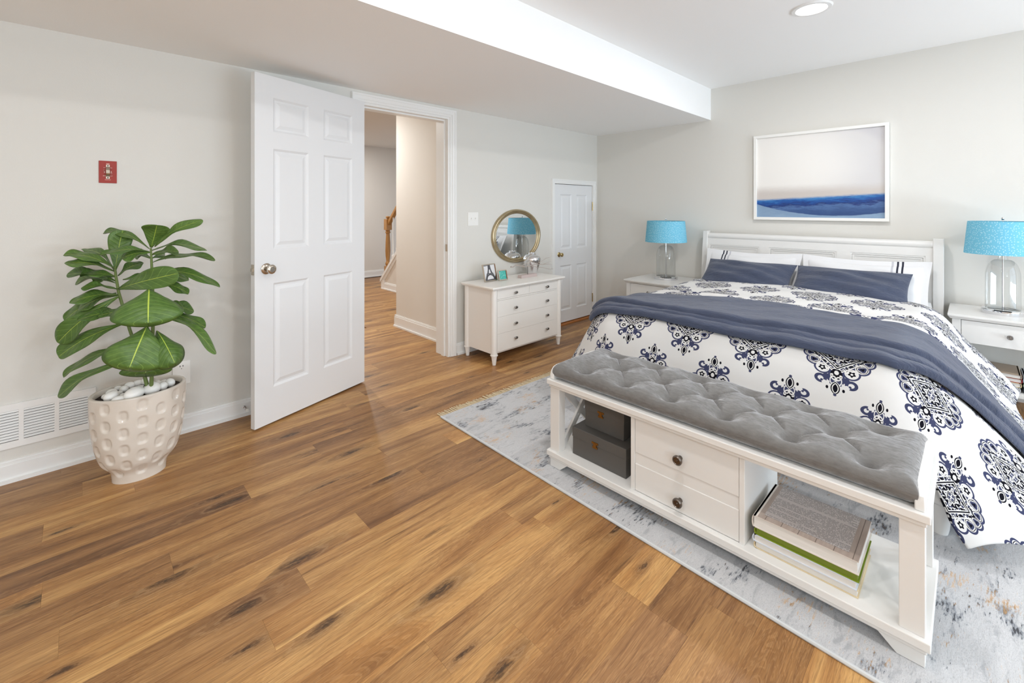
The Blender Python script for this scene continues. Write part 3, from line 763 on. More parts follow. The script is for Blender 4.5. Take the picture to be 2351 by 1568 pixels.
# ---- pillows
def pillow(w, h, T, flange=0, n=44, sag=0.0, seed=0):
    rr = np.random.RandomState(seed); a, c, d_ = rr.uniform(0, 6, 3)
    uu = np.sin(np.linspace(-PI / 2, PI / 2, n)); U, V = np.meshgrid(uu, uu, indexing='ij')
    px = w / 2 * U * (1 - .06 * (1 - V ** 2) * 0 - .05 * (1 - U * U) * 0); py = h / 2 * V
    px = px * (1 - .05 * np.cos(V * PI / 2)); py = py * (1 - .11 * np.cos(U * PI / 2))
    th = T * np.clip((1 - np.abs(U) ** 2.2) * (1 - np.abs(V) ** 2.2), 0, 1) ** .55
    wr = .012 * (np.sin(U * 5 + a) * np.sin(V * 4 + c)) * np.clip(th / T, 0, 1) + .006 * np.sin(V * 11 + U * 5 + d_) * np.clip(th / T, 0, 1)
    b = MB(); b.grid(np.stack([px, py, th * .5 + wr], -1)); b.grid(np.stack([px, py, -th * .5 + wr * .4], -1)[::-1])
    if flange:
        k = 24; e = np.linspace(-1, 1, k); pts = [(x_, -1) for x_ in e] + [(1, y_) for y_ in e[1:]] + [(x_, 1) for x_ in e[::-1][1:]] + [(-1, y_) for y_ in e[::-1][1:-1]]
        ring = []
        for (U_, V_) in pts:
            x_ = w / 2 * U_ * (1 - .05 * math.cos(V_ * PI / 2)); y_ = h / 2 * V_ * (1 - .11 * math.cos(U_ * PI / 2)); ln = 1.0
            ring.append(((x_ * .97, y_ * .97), (x_ + flange * U_ * (1 if abs(U_) > .99 else .6) , y_ + flange * V_ * (1 if abs(V_) > .99 else .6))))
        R = np.array([[(i[0], i[1], .004), (o[0], o[1], .003), (o[0], o[1], -.003), (i[0], i[1], -.004)] for i, o in ring])
        R = np.concatenate([R, R[:1]], 0); b.grid(R)
    return b
def mat_sham(sgn):
    t = NT('white_sham'); x, y, z = t.sep(t.obj()); s = x * sgn
    band = lambda c_, w_: ((s - c_).abs() - w_).lt(0)
    c = t.mix(band(.232, .0055), lin(224, 224, 225), lin(52, 54, 66)); c = t.mix(band(.205, .0055), c, lin(52, 54, 66)); c = t.mix(band(.176, .006), c, lin(190, 190, 196))
    t.set(c, .9); t.b.inputs['Specular IOR Level'].default_value = .12; t.bump(t.noise(t.obj(), 7, 3), .2, .02)
    return t.m
def put_pillow(b, name, m, c, lean, yaw, label, group):
    o = b.build(name, m, smooth=80); o.location = c
    # local x -> -Y (left to right in view), local y -> up leaning back, local z -> towards -X
    R = Matrix(((0, 0, -1), (-1, 0, 0), (0, 1, 0))).transposed().transposed()
    R = Matrix(((0, math.sin(lean), -math.cos(lean)), (-1, 0, 0), (0, math.cos(lean), math.sin(lean))))
    o.rotation_euler = (Matrix.Rotation(yaw, 3, 'Z') @ R).to_euler()
    return tag(o, label, 'pillow', group)
put_pillow(pillow(.70, .40, .13, .035, seed=1), 'pillow', mat_sham(-1), (4.150, 1.345, .682), .46, 0, 'white striped pillow against the left of the headboard', 'white striped pillows')
put_pillow(pillow(.70, .40, .13, .035, seed=2), 'pillow', mat_sham(1), (4.150, .572, .682), .46, 0, 'white striped pillow against the right of the headboard', 'white striped pillows')
NVP = mat_navy('navy_pillow', (9, 34, 30))
put_pillow(pillow(.69, .36, .14, seed=3), 'pillow', NVP, (4.005, 1.318, .705), .95, .0, 'navy pillow in front of the left striped pillow', 'navy pillows')
put_pillow(pillow(.69, .36, .14, seed=4), 'pillow', NVP, (4.005, .625, .705), .95, .0, 'navy pillow in front of the right striped pillow', 'navy pillows')
# folded sheet edge showing past the pillow
b = MB(); U = np.linspace(0, 1, 40); V = np.linspace(0, 1, 24); UU, VV = np.meshgrid(U, V, indexing='ij')
Yq = 1.78 - 1.62 * UU; edge = np.minimum(UU, 1 - UU); Zq = .585 + .022 * np.sqrt(np.clip(edge / .06, 0, 1)) + .006 * np.sin(UU * 40) * VV * 0 + .004 * np.sin(VV * 9 + UU * 12) - .20 * np.clip((.03 - edge) / .03, 0, 1) ** 2
b.grid(np.stack([3.84 + .44 * VV, Yq, Zq], -1))
sh = b.build('bed_sheet', M['linen'], smooth=80, recalc=False); sm = sh.modifiers.new('thickness', 'SOLIDIFY'); sm.thickness = .008; sm.offset = -1
tag(sh, 'white bed sheet showing between pillows and duvet', 'sheet')

# ================================================================= NIGHTSTANDS, LAMPS
def nightstand(x0, x1, y0, y1, zt, label, yk, shelf=.165):
    t = thing('nightstand', label, 'nightstand', ((x0 + x1) / 2, (y0 + y1) / 2, 0), 0, 'white nightstands')
    m = M['furn']; q = MB()
    q.add([(x0 + .012, y0 + .012, zt - .03), (x1, y0 + .012, zt - .03), (x1, y1 - .012, zt - .03), (x0 + .012, y1 - .012, zt - .03), (x0, y0, zt - .012), (x1, y0, zt - .012), (x1, y1, zt - .012), (x0, y1, zt - .012), (x0, y0, zt), (x1, y0, zt), (x1, y1, zt), (x0, y1, zt)],
          [(3, 2, 1, 0), (0, 1, 5, 4), (1, 2, 6, 5), (2, 3, 7, 6), (3, 0, 4, 7), (4, 5, 9, 8), (5, 6, 10, 9), (6, 7, 11, 10), (7, 4, 8, 11), (8, 9, 10, 11)])
    q.build('top', m, t, smooth=0, bevel=.002)
    a0, a1, b0, b1 = x0 + .02, x1 - .012, y0 + .02, y1 - .02; zb = zt - .175
    for lx in (a0, a1 - .04):
        for ly in (b0, b1 - .04): bx(lx, lx + .04, ly, ly + .04, 0, zt - .03).build('leg', m, t, smooth=0, bevel=.002)
    MB().box(a0 + .04, a1 - .04, b0 + .004, b0 + .018, zb, zt - .03).box(a0 + .04, a1 - .04, b1 - .018, b1 - .004, zb, zt - .03).box(a1 - .018, a1 - .004, b0 + .04, b1 - .04, zb, zt - .03).box(a0 + .02, a1 - .01, b0 + .01, b1 - .01, zb, zb + .01).build('apron', m, t, smooth=0)
    d = bx(a0 + .003, a0 + .03, b0 + .042, b1 - .042, zb + .002, zt - .034).build('drawer', m, t, smooth=0, bevel=.002)
    cup_knob(a0 + .003, yk, (zb + zt - .03) / 2, M['pewter'], d, .014)
    bx(a0 + .01, a1 - .005, b0 + .012, b1 - .012, shelf - .025, shelf).build('shelf', m, t, smooth=0, bevel=.002)
    return t
nightstand(3.865, 4.415, 1.875, 2.395, .57, 'white nightstand by the corner, carrying the left lamp', 2.135)
nightstand(3.965, 4.415, -.43, .105, .60, 'white nightstand with books beneath, carrying the right lamp', -.162)
def mat_glass():
    t = NT('clear_glass'); out = t.n['Material Output']; t.n.remove(t.b)
    tr = t.n.new('ShaderNodeBsdfTransparent'); tr.inputs[0].default_value = (.96, .97, .97, 1); gl = t.n.new('ShaderNodeBsdfGlossy'); gl.inputs['Roughness'].default_value = .02
    lw = t.n.new('ShaderNodeLayerWeight'); lw.inputs[0].default_value = .25; mx = t.n.new('ShaderNodeMixShader')
    k = t.math('MULTIPLY_ADD', lw.outputs['Facing'], .55, .035)
    t.put(mx.inputs[0], k); t.l.new(tr.outputs[0], mx.inputs[1]); t.l.new(gl.outputs[0], mx.inputs[2]); t.l.new(mx.outputs[0], out.inputs[0])
    return t.m
M['glass'] = mat_glass()
def mat_shade():
    t = NT('turquoise_shade'); x, y, z = t.sep(t.obj()); an = t.math('ARCTAN2', y, x)
    v = t.node('ShaderNodeTexVoronoi', Vector=t.comb(an * 15.0, z * 72.0, 0.0), Scale=1.0); v.voronoi_dimensions = '2D'
    d = E_(t, v.outputs['Distance']); r = t.sep(v.outputs['Color'])[0]
    m = (1.0 - t.step(d, .13, .28)) * r.gt(.2)
    c = t.mix(m * .62, lin(116, 188, 214), lin(204, 232, 240))
    t.set(c, .85); t.b.inputs['Specular IOR Level'].default_value = .15
    return t.m
SHD = mat_shade()
def lamp(x, y, z, rb, rt, rg, zs0, zs1, label):
    t = thing('table_lamp', label, 'lamp', (x, y, z), 0, 'table lamps with turquoise shades'); c = (x, y, 0); H = zs0 - z
    MB().lathe([(0, z), (rg * 1.24, z), (rg * 1.26, z + .006), (rg * 1.24, z + .026), (rg * 1.16, z + .031), (0, z + .031)], c, 48).build('base', M['chrome'], t, smooth=30)
    zg = z + .031; sh = zg + .60 * (H - .02); gl = []
    gl = [(rg, zg), (rg * 1.01, zg + .01), (rg, sh - .02)]
    for k in range(1, 9):
        a = PI / 2 * k / 8; gl.append((rg * (.30 + .70 * math.cos(a) ** .85), sh - .02 + (zs0 - .035 - sh + .02) * math.sin(a)))
    gl += [(rg * .27, zs0 - .02), (rg * .26, zs0 + .004)]
    tag(MB().lathe(gl, c, 48).build('glass_body', M['glass'], t, smooth=60, recalc=False), 'clear glass bottle body')
    MB().lathe([(.004, zg), (.004, zs0 + .02)], c, 12).build('rod', M['chrome'], t)
    MB().lathe([(rg * .30, zs0 - .002), (rg * .30, zs0 + .016), (.012, zs0 + .02), (.012, zs0 + .06), (.005, zs0 + .062), (.005, zs1 - .004)], c, 20).build('socket', M['chrome'], t, smooth=30)
    s = MB().lathe([(rb, zs0), (rt, zs1), (rt - .003, zs1), (rb - .003, zs0), (rb, zs0)], c, 72).build('lamp_shade', SHD, t, smooth=30, recalc=False)
    tag(s, 'turquoise drum shade with white flecks')
    q = MB()
    for k in range(3):
        a = 2 * PI * k / 3; q.tube([(x, y, zs1 - .012), (x + (rt - .002) * math.cos(a), y + (rt - .002) * math.sin(a), zs1 - .004)], .002, 6)
    q.build('shade_spider', M['chrome'], t)
    MB().lathe([(.003, zs1 - .014), (.003, zs1 + .008), (.006, zs1 + .010), (.008, zs1 + .018), (.006, zs1 + .025), (0, zs1 + .028)], c, 16).build('finial', M['chrome'], t)
lamp(4.17, 2.105, .57, .196, .178, .090, .937, 1.143, 'glass lamp with turquoise shade left of the bed')
lamp(4.20, -.140, .60, .176, .158, .078, .978, 1.184, 'glass lamp with turquoise shade right of the bed')
# books under the right nightstand
cv = lambda n, c: paint('cover_' + n, lin(*c), .35)
G = 'books under the right nightstand'
zb = .1655
for h, c, n, lab, y0, y1, x0 in ((.030, (206, 208, 212), 'pale', 'pale grey book lowest under the right nightstand', -.20, -.02, 4.02), (.026, (206, 186, 140), 'sand', 'sand coloured book under the right nightstand', -.205, -.02, 4.025),
                        (.024, (150, 40, 44), 'red', 'dark red book under the right nightstand', -.208, -.015, 4.03), (.022, (168, 150, 130), 'photo', 'topmost picture covered book of the left pile under the right nightstand', -.206, -.02, 4.03)):
    book(x0, 4.27, y0, y1, zb, zb + h, cv(n, c), lab, G, '-y'); zb += h + .0004
zb = .1655
for h, c, n, lab in ((.034, (40, 46, 48), 'black', 'black book lowest in the right pile under the nightstand'), (.024, (150, 156, 140), 'sage', 'sage book in the right pile under the nightstand'), (.034, (176, 190, 204), 'blue', 'pale blue book on the right pile under the nightstand')):
    book(4.03, 4.27, -.395, -.222, zb, zb + h, cv(n, c), lab, G, '+y'); zb += h + .0004

# ================================================================= PICTURE
pic = thing('framed_picture', 'white framed abstract blue seascape above the headboard', 'picture', (XW - .004, .907, 1.166))
px0, px1, pz0, pz1 = .434, 1.380, 1.166, 1.922; fw = .024; xa = XW - .034
for (y0, y1, z0, z1) in ((px0, px1, pz0, pz0 + fw), (px0, px1, pz1 - fw, pz1), (px0, px0 + fw, pz0 + fw, pz1 - fw), (px1 - fw, px1, pz0 + fw, pz1 - fw)):
    bx(xa, XW - .003, y0, y1, z0, z1).build('frame_bar', M['plate'], pic, smooth=0, bevel=.0015)
def mat_sea():
    t = NT('seascape_print'); x, y, z = t.sep(t.pos()); u = (px1 - y) / (px1 - px0); v = (z - pz0) / (pz1 - pz0)
    n = t.noise(t.vmul(t.comb(u, v, 0.0), (14, 90, 1)), 1, 4, .7); n2 = t.noise(t.vmul(t.comb(u, v, 0.0), (5, 14, 1)), 1, 4, .6, .5)
    sky = t.mix(t.step((u - .22) * (u - .22) + (v - .62) * (v - .62), 0.0, .5), lin(240, 237, 232), lin(214, 212, 212))
    c = t.mix(t.step(v + (n - .5) * .04, .30, .42), lin(204, 196, 190), sky)
    arc = ((u - .45) * (u - .45) + (v - .42) * (v - .42)).sqrt(); c = t.mix(t.step(arc, .60, .68) * u.gt(.6) * .5, c, lin(190, 188, 194))
    top = .235 + u * .055 + (n - .5) * .03                     # water line
    sea = t.ramp((top - v) * 5.0 + (n2 - .5) * .55 + (n - .5) * .5, [(0, lin(60, 130, 190)), (.2, lin(22, 84, 158)), (.42, lin(16, 44, 108)), (.55, lin(78, 110, 160)), (.72, lin(58, 88, 138)), (1, lin(44, 74, 124))])
    c = t.mix(t.step(top - v, -.012, .02), c, sea)
    low = .055 + (u - .64) * (u - .64) * .34 + (n - .5) * .015   # pale sand/water below
    c = t.mix(t.step(low - v, -.003, .004), c, t.mix(n2, lin(110, 140, 176), lin(150, 174, 196)))
    return t.set(c, .45)
bx(XW - .016, XW - .006, px0 + .006, px1 - .006, pz0 + .006, pz1 - .006).build('print', mat_sea(), pic, smooth=0)

# ================================================================= DRESSER
dx0, dx1, dy0, dy1, dz = 2.362, 3.268, 2.645, 3.062, .632
dre = thing('dresser', 'cream white five drawer dresser under the mirror', 'dresser', ((dx0 + dx1) / 2, (dy0 + dy1) / 2, 0))
m = M['cream']
MB().box(dx0, dx1, dy0, dy1, dz - .016, dz).box(dx0 + .012, dx1 - .012, dy0 + .012, dy1, dz - .026, dz - .016).build('top', m, dre, smooth=0, bevel=.004)
fx0, fx1, fy0, fy1 = dx0 + .052, dx1 - .052, dy0 + .045, dy1 - .03
for x in (fx0, fx1):
    for y in (fy0, fy1):
        MB().lathe([(.026, .085), (.026, dz - .026)], (x, y, 0), 24).build('post', m, dre, smooth=40)
        MB().lathe([(.014, 0), (.023, .068), (.023, .072), (.031, .075), (.031, .083), (.026, .085)], (x, y, 0), 24).build('leg', m, dre, smooth=30)
MB().box(fx0 - .01, fx1 + .01, fy0 + .002, fy1 + .02, .085, dz - .026).build('body', m, dre, smooth=0)
gx0, gx1 = fx0 + .026, fx1 - .026; xm = (gx0 + gx1) / 2
for (a0, a1, z0, z1, ks) in ((gx0, xm - .001, .528, .604, (2.640,)), (xm + .001, gx1, .528, .604, (3.038,)), (gx0, gx1, .382, .513, (2.640, 3.038)), (gx0, gx1, .246, .3808, (2.640, 3.038)), (gx0, gx1, .100, .2448, (2.640, 3.038))):
    d = bx(a0, a1, fy0 - .012, fy0 + .004, z0, z1).build('drawer', m, dre, smooth=0, bevel=.0006)
    for kx in ks:
        kz = {.528: .562, .382: .437, .246: .306, .1: .182}[z0]
        k = MB().lathe([(0, 0), (.006, 0), (.005, -.010), (.013, -.013), (.016, -.019), (.012, -.024), (0, -.026)], (0, 0, 0), 20, 'y')
        k.v = [(p[0] * 1.15 + kx, p[1] + fy0 - .012, p[2] * .72 + kz) for p in k.v]
        tag(k.build('knob', M['pewter'], d, smooth=35), 'oval pewter knob')
MB().box(gx0, gx1, fy0 - .008, fy0 + .004, .515, .526).build('rail', m, dre, smooth=0)

# mirror
mcx, mcz, ma, mb_ = 3.085, .998, .335, .262
mir = thing('wall_mirror', 'oval wall mirror in a champagne gold frame above the dresser', 'mirror', (mcx, YW - .002, mcz - mb_))
def mat_gold():
    t = NT('champagne_gold'); n = t.noise(t.vmul(t.pos(), (9, 9, 9)), 1, 4, .6)
    return t.set(t.mix(n, lin(150, 130, 96), lin(204, 190, 158)), .30, .75)
q = MB(); pf = [(0, -.002), (-.002, -.018), (-.012, -.028), (-.022, -.025), (-.026, -.018), (-.029, -.022), (-.037, -.020), (-.042, -.012), (-.045, -.002)]
n = 72; vs = []
for k in range(n):
    a = 2 * PI * k / n
    for o_, yy in pf: vs.append((mcx + (ma + o_ * ma / mb_) * math.cos(a), YW + yy, mcz + (mb_ + o_) * math.sin(a)))
q.v = vs; L = len(pf)
q.f = [(k * L + i, k * L + i + 1, ((k + 1) % n) * L + i + 1, ((k + 1) % n) * L + i) for k in range(n) for i in range(L - 1)]
q.build('mirror_frame', mat_gold(), mir, smooth=60)
q = MB(); q.v = [(mcx + (ma - .040 * ma / mb_) * math.cos(2 * PI * k / n), YW - .008, mcz + (mb_ - .040) * math.sin(2 * PI * k / n)) for k in range(n)]
q.f = [tuple(range(n))]; q.build('mirror_glass', M['mirror'], mir, smooth=0)

# photo frames
def photo_frame(loc, yaw, w, h, fw, fm, label, draw):
    t = thing('photo_frame', label, 'photo frame', loc, rot=(math.radians(-14), 0, yaw), group='photo frames on the dresser')
    for (x0, x1, z0, z1) in ((-w / 2, w / 2, 0, fw), (-w / 2, w / 2, h - fw, h), (-w / 2, -w / 2 + fw, fw, h - fw), (w / 2 - fw, w / 2, fw, h - fw)):
        bx(x0, x1, -.008, .006, z0, z1).build('frame_bar', fm, t, smooth=0, bevel=.001, local=True)
    draw(t, w, h, fw); return t
M['champ'] = metal('champagne_frame', lin(198, 186, 170), .3); M['brownw'] = paint('brown_wood_frame', lin(140, 106, 78), .45)
M['phbg'] = paint('photo_white', lin(226, 226, 228), .3); M['phdk'] = paint('photo_dark', lin(84, 84, 88), .35); M['phmid'] = paint('photo_grey', lin(120, 120, 124), .35); M['teal'] = None
def tower(t, w, h, fw):
    bx(-w / 2 + fw, w / 2 - fw, -.002, .004, fw, h - fw).build('photo', M['phbg'], t, smooth=0, local=True)
    H = h - 2 * fw; W_ = w - 2 * fw; q = MB(); y = -.0028
    def P_(pts): q.prism([(px_ * W_ , fw + pz_ * H) for px_, pz_ in pts], y, -.0015, 'y')
    P_([(-.10, .99), (.10, .99), (.14, .70), (.24, .45), (.10, .45), (.04, .70), (-.04, .70), (-.10, .45), (-.24, .45), (-.14, .70)])
    P_([(-.30, .46), (.30, .46), (.30, .40), (-.30, .40)])
    for sg in (1, -1):
        P_([(sg * .20, .41), (sg * .30, .41), (sg * .47, .06), (sg * .30, .06), (sg * .25, .20)])
        P_([(sg * .0, .34), (sg * .16, .29), (sg * .26, .18), (sg * .30, .06), (sg * .36, .06), (sg * .30, .22), (sg * .20, .38), (sg * .0, .41)])
    P_([(-.5, .0), (.5, .0), (.5, .08), (-.5, .06)]); P_([(.30, .06), (.5, .06), (.5, .35), (.42, .22)]); P_([(-.5, .985), (.12, .985), (.12, .96), (-.5, .94)])
    q.build('tower_print', M['phdk'], t, smooth=0, local=True)
def teal(t, w, h, fw):
    n_ = NT('teal_photo'); x, y, z = n_.sep(n_.obj()); nz = n_.noise(n_.obj(), 60, 3)
    stripe = x.gt(w * .2); c = n_.mix(n_.step(nz, .52, .6) * .5, lin(66, 178, 166), lin(150, 214, 206))
    n_.set(c, .3); bx(-w / 2 + fw, w / 2 - fw, -.002, .004, fw, h - fw).build('photo', n_.m, t, smooth=0, local=True)
photo_frame((2.578, 2.912, dz + .002), .05, .150, .150, .008, M['champ'], 'small frame with a grey tower photograph on the dresser', tower)
photo_frame((2.688, 2.875, dz + .002), -.10, .094, .092, .009, M['champ'], 'tiny frame with a teal picture beside the tower photograph', teal)
for o in list(bpy.data.objects):
    if o.name.startswith('frame_bar') and o.parent and o.parent.name.startswith('photo_frame'):
        xs = [v.co.x for v in o.data.vertices]
        if min(xs) > 0: o.data.materials.clear(); o.data.materials.append(M['brownw'])
# branch sculpture
br = thing('driftwood_sculpture', 'twig sculpture on a greyish pink plinth on the dresser', 'ornament', (2.985, 2.862, dz))
M['plinth'] = paint('pinkish_plinth', lin(196, 180, 176), .6); M['twig'] = paint('grey_twig', lin(182, 170, 162), .7, .3, 80); M['iron'] = metal('dark_rod', lin(100, 96, 94), .4)
bx(2.880, 3.090, 2.838, 2.886, dz, dz + .026).build('plinth', M['plinth'], br, smooth=0, bevel=.002)
MB().tube([(2.985, 2.862, dz + .024), (2.985, 2.862, dz + .100)], .0025, 8).build('rod', M['iron'], br)
q = MB(); Z = dz
q.tube([(2.775, 2.87, Z + .112), (2.80, 2.868, Z + .108), (2.83, 2.866, Z + .122), (2.88, 2.864, Z + .112), (2.94, 2.862, Z + .098), (3.0, 2.862, Z + .101), (3.08, 2.865, Z + .108), (3.20, 2.868, Z + .098), (3.28, 2.868, Z + .094), (3.33, 2.87, Z + .085)], [.0065, .0045, .004, .004, .004, .004, .0035, .003, .0022, .0012], 7)
for pts in ([(2.90, 2.864, Z + .108), (2.97, 2.855, Z + .130), (3.03, 2.85, Z + .142), (3.08, 2.85, Z + .16)], [(3.03, 2.862, Z + .102), (3.10, 2.85, Z + .082), (3.18, 2.845, Z + .070), (3.26, 2.84, Z + .05), (3.32, 2.84, Z + .045)], [(3.10, 2.866, Z + .108), (3.19, 2.88, Z + .125), (3.27, 2.885, Z + .15), (3.33, 2.885, Z + .155)], [(3.2, 2.868, Z + .098), (3.26, 2.86, Z + .112), (3.31, 2.858, Z + .118)]):
    q.tube(pts, [.003] + [.0022] * (len(pts) - 2) + [.001], 6)
q.build('branch', M['twig'], br, smooth=60)
# vase
vs_ = thing('silver_jar', 'shiny silver ginger jar vase at the right of the dresser', 'vase', (3.155, 2.968, dz))
MB().lathe([(0, dz), (.043, dz), (.045, dz + .004), (.058, dz + .04), (.076, dz + .09), (.086, dz + .130), (.087, dz + .148), (.079, dz + .170), (.060, dz + .186), (.036, dz + .193)], (3.155, 2.968, 0), 48).build('jar_body', M['chrome'], vs_, smooth=60)
MB().lathe([(.036, dz + .192), (.033, dz + .198), (.037, dz + .203), (.036, dz + .206), (.031, dz + .204), (.030, dz + .19)], (3.155, 2.968, 0), 40).build('jar_rim', M['chrome'], vs_, smooth=60)

# ================================================================= WALL PLATES, VENT
sw = thing('switch_plate', 'white double light switch plate beside the doorway', 'light switch', (2.536, YW, 1.112))
bx(2.476, 2.594, YW - .006, YW, 1.112, 1.232).build('plate', M['plate'], sw, smooth=0, bevel=.002)
for x in (2.512, 2.558): MB().box(x - .005, x + .005, YW - .008, YW - .005, 1.160, 1.184).box(x - .0035, x + .0035, YW - .016, YW - .007, 1.173, 1.183).build('toggle', M['plate'], sw, smooth=0)
ou = thing('outlet_plate', 'white wall outlet behind the potted plant', 'outlet', (.418, YW, .272))
bx(.378, .460, YW - .006, YW, .272, .402).build('plate', M['plate'], ou, smooth=0, bevel=.002)
for z in (.372, .307):
    MB().lathe([(0, -.0075), (.017, -.0075), (.017, -.005), (0, -.005)], (.419, YW, z), 24, 'y').build('socket_face', M['plate'], ou)
    MB().box(.411, .414, YW - .0082, YW - .007, z + .001, z + .010).box(.424, .427, YW - .0082, YW - .007, z + .001, z + .010).box(.4175, .4205, YW - .0082, YW - .007, z - .011, z - .007).build('slots', M['dark'], ou, smooth=0)
# red emergency switch
M['red'] = paint('red_plate', lin(158, 42, 26), .5); M['ltr'] = paint('plate_lettering', lin(238, 206, 194), .5)
rs = thing('emergency_switch', 'red emergency switch plate with metal guard on the wall', 'switch', (.111, YW, 1.397))
bx(.0765, .1455, YW - .005, YW, 1.397, 1.511).build('plate', M['red'], rs, smooth=0, bevel=.0015)
g = MB(); gx = .111
for z0, z1 in ((1.480, 1.491), (1.419, 1.430)): g.box(gx - .0072, gx + .0072, YW - .0075, YW - .005, z0, z1)
pr = [(YW - .0065, 1.480)] + [(YW - .0065 - .017 * math.sin(PI * k / 10), 1.455 + .025 * math.cos(PI * k / 10)) for k in range(11)]
for i in range(len(pr) - 1):
    (a, za), (c, zc_) = pr[i], pr[i + 1]; g.add([(gx - .0072, a, za), (gx + .0072, a, za), (gx + .0072, c, zc_), (gx - .0072, c, zc_), (gx - .0072, a + .0015, za), (gx + .0072, a + .0015, za), (gx + .0072, c + .0015, zc_), (gx - .0072, c + .0015, zc_)], [(0, 1, 2, 3), (7, 6, 5, 4), (0, 4, 5, 1), (1, 5, 6, 2), (2, 6, 7, 3), (3, 7, 4, 0)])
g.build('switch_guard', M['nickel'], rs, smooth=30)
for z in (1.4855, 1.4245): MB().lathe([(0, -.009), (.0025, -.009), (.0028, -.0075), (0, -.0075)], (gx, YW, z), 12, 'y').build('screw', M['dark'], rs)
bx(gx - .004, gx + .004, YW - .012, YW - .005, 1.447, 1.463).build('toggle', M['red'], rs, smooth=0)
def text(body, size, x, z, y, mt, parent, name='lettering'):
    cu_ = bpy.data.curves.new(name, 'FONT'); cu_.body = body; cu_.size = size; cu_.align_x = 'CENTER'; cu_.align_y = 'CENTER'; cu_.extrude = .0003
    to = bpy.data.objects.new(name + '_tmp', cu_); COL.objects.link(to); dg = bpy.context.evaluated_depsgraph_get(); me = bpy.data.meshes.new_from_object(to.evaluated_get(dg)); bpy.data.objects.remove(to); me.name = name
    o = bpy.data.objects.new(name, me); COL.objects.link(o); me.materials.clear(); me.materials.append(mt); o.parent = parent; off = ORG[parent.name]
    o.location = (x - off[0], y - off[1], z - off[2]); o.rotation_euler = (PI / 2, 0, 0); return o
for s_, sz, x, z in (('ON', .0055, gx - .0125, 1.4755), ('ON', .0055, gx + .0125, 1.4755), ('OFF', .0048, gx - .0135, 1.463), ('OFF', .0048, gx + .0135, 1.446), ('EMERGENCY', .0066, gx, 1.4335), ('SWITCH', .006, gx, 1.4135)):
    text(s_, sz, x, z, YW - .0054, M['ltr'], rs)
bx(gx - .006, gx + .006, YW - .0056, YW - .005, 1.4945, 1.4975).build('faded_line', M['ltr'], rs, smooth=0)
MB().prism([(gx - .0155, 1.456), (gx - .0105, 1.456), (gx - .013, 1.446)], YW - .0056, YW - .005, 'y').prism([(gx + .0155, 1.451), (gx + .0105, 1.451), (gx + .013, 1.461)], YW - .0056, YW - .005, 'y').build('arrows', M['ltr'], rs, smooth=0)
# return air grille
gr = thing('return_air_grille', 'white return air vent grille low on the left wall', 'vent', (-.30, YW, .155))
VX0, VX1, VZ0, VZ1 = -.66, .066, .155, .358
secs = []; x = .036
while x > VX0 + .1: secs.append((x - .101, x)); x -= .117
sz0, sz1 = .186, .328; q = MB(); e = sorted([VX0] + [v for s_ in secs for v in s_] + [VX1])
for i in range(0, len(e), 2): q.box(e[i], e[i + 1], YW - .010, YW - .001, sz0, sz1)
q.box(VX0, VX1, YW - .010, YW - .001, VZ0, sz0).box(VX0, VX1, YW - .010, YW - .001, sz1, VZ1); q.build('frame', M['trim'], gr, smooth=0)
bx(VX0 + .02, VX1 - .02, YW - .002, YW - .0005, sz0, sz1).build('dark_backing', M['dark'], gr, smooth=0)
ns = 11; pit = (sz1 - sz0) / ns; slm = None
for s0, s1 in secs:
    for k in range(ns):
        z = sz0 + (k + .30) * pit
        if slm is None:
            q = MB(); w_ = s1 - s0
            q.add([(0, 0, 0), (w_, 0, 0), (w_, .0075, .0085), (0, .0075, .0085), (0, .0012, -.0008), (w_, .0012, -.0008), (w_, .0085, .0077), (0, .0085, .0077)], [(0, 1, 2, 3), (7, 6, 5, 4), (0, 4, 5, 1), (1, 5, 6, 2), (2, 6, 7, 3), (3, 7, 4, 0)])
            o = q.build('slat', M['trim'], None, smooth=0); slm = o.data
        else:
            o = bpy.data.objects.new('slat', slm); COL.objects.link(o)
        o.parent = gr; o.location = (s0 + .30, -.0105, z - .155)
# door stop
ds_ = thing('door_stop', 'small spring door stop on the baseboard behind the door', 'door stop', (.728, YW - .015, .055))
q = MB(); pts = [(.728 + .005 * math.cos(k * .9), YW - .016 - .0013 * k, .055 + .005 * math.sin(k * .9)) for k in range(42)]
q.tube(pts, .0012, 5); q.build('spring', M['chrome'], ds_); MB().lathe([(.008, -.014), (.008, -.018), (.0, -.02)], (.728, YW, .055), 14, 'y').build('base', M['chrome'], ds_)
MB().lathe([(.0065, -.070), (.0075, -.072), (.0075, -.084), (0, -.085)], (.728, YW, .055), 14, 'y').build('tip', M['plate'], ds_)

# ================================================================= STAIR RAILING
M['oak'] = NT('honey_oak'); _t = M['oak']; _t.set(_t.mix(_t.noise(_t.vmul(_t.pos(), (30, 30, 4)), 1, 3), lin(150, 104, 52), lin(190, 142, 84)), .35); M['oak'] = _t.m
sr = thing('stair_railing', 'honey oak newel post and handrail with white balusters in the hall', 'railing', (3.51, 6.42, .13))
nx, ny = 3.51, 6.42
MB().box(nx - .042, nx + .042, ny - .042, ny + .042, .10, .36).lathe([(.040, .36), (.030, .375), (.040, .39), (.040, .41), (.028, .43), (.026, .44), (.036, .52), (.040, .60), (.036, .74), (.030, .84), (.028, .87), (.040, .885), (.040, .90), (.030, .91), (.042, .93)], (nx, ny, 0), 24).box(nx - .045, nx + .045, ny - .045, ny + .045, .93, 1.10).lathe([(.03, 1.10), (.018, 1.115), (.036, 1.125), (.034, 1.14), (0, 1.15)], (nx, ny, 0), 24).build('newel_post', M['oak'], sr, smooth=35)
q = MB(); sl = .97
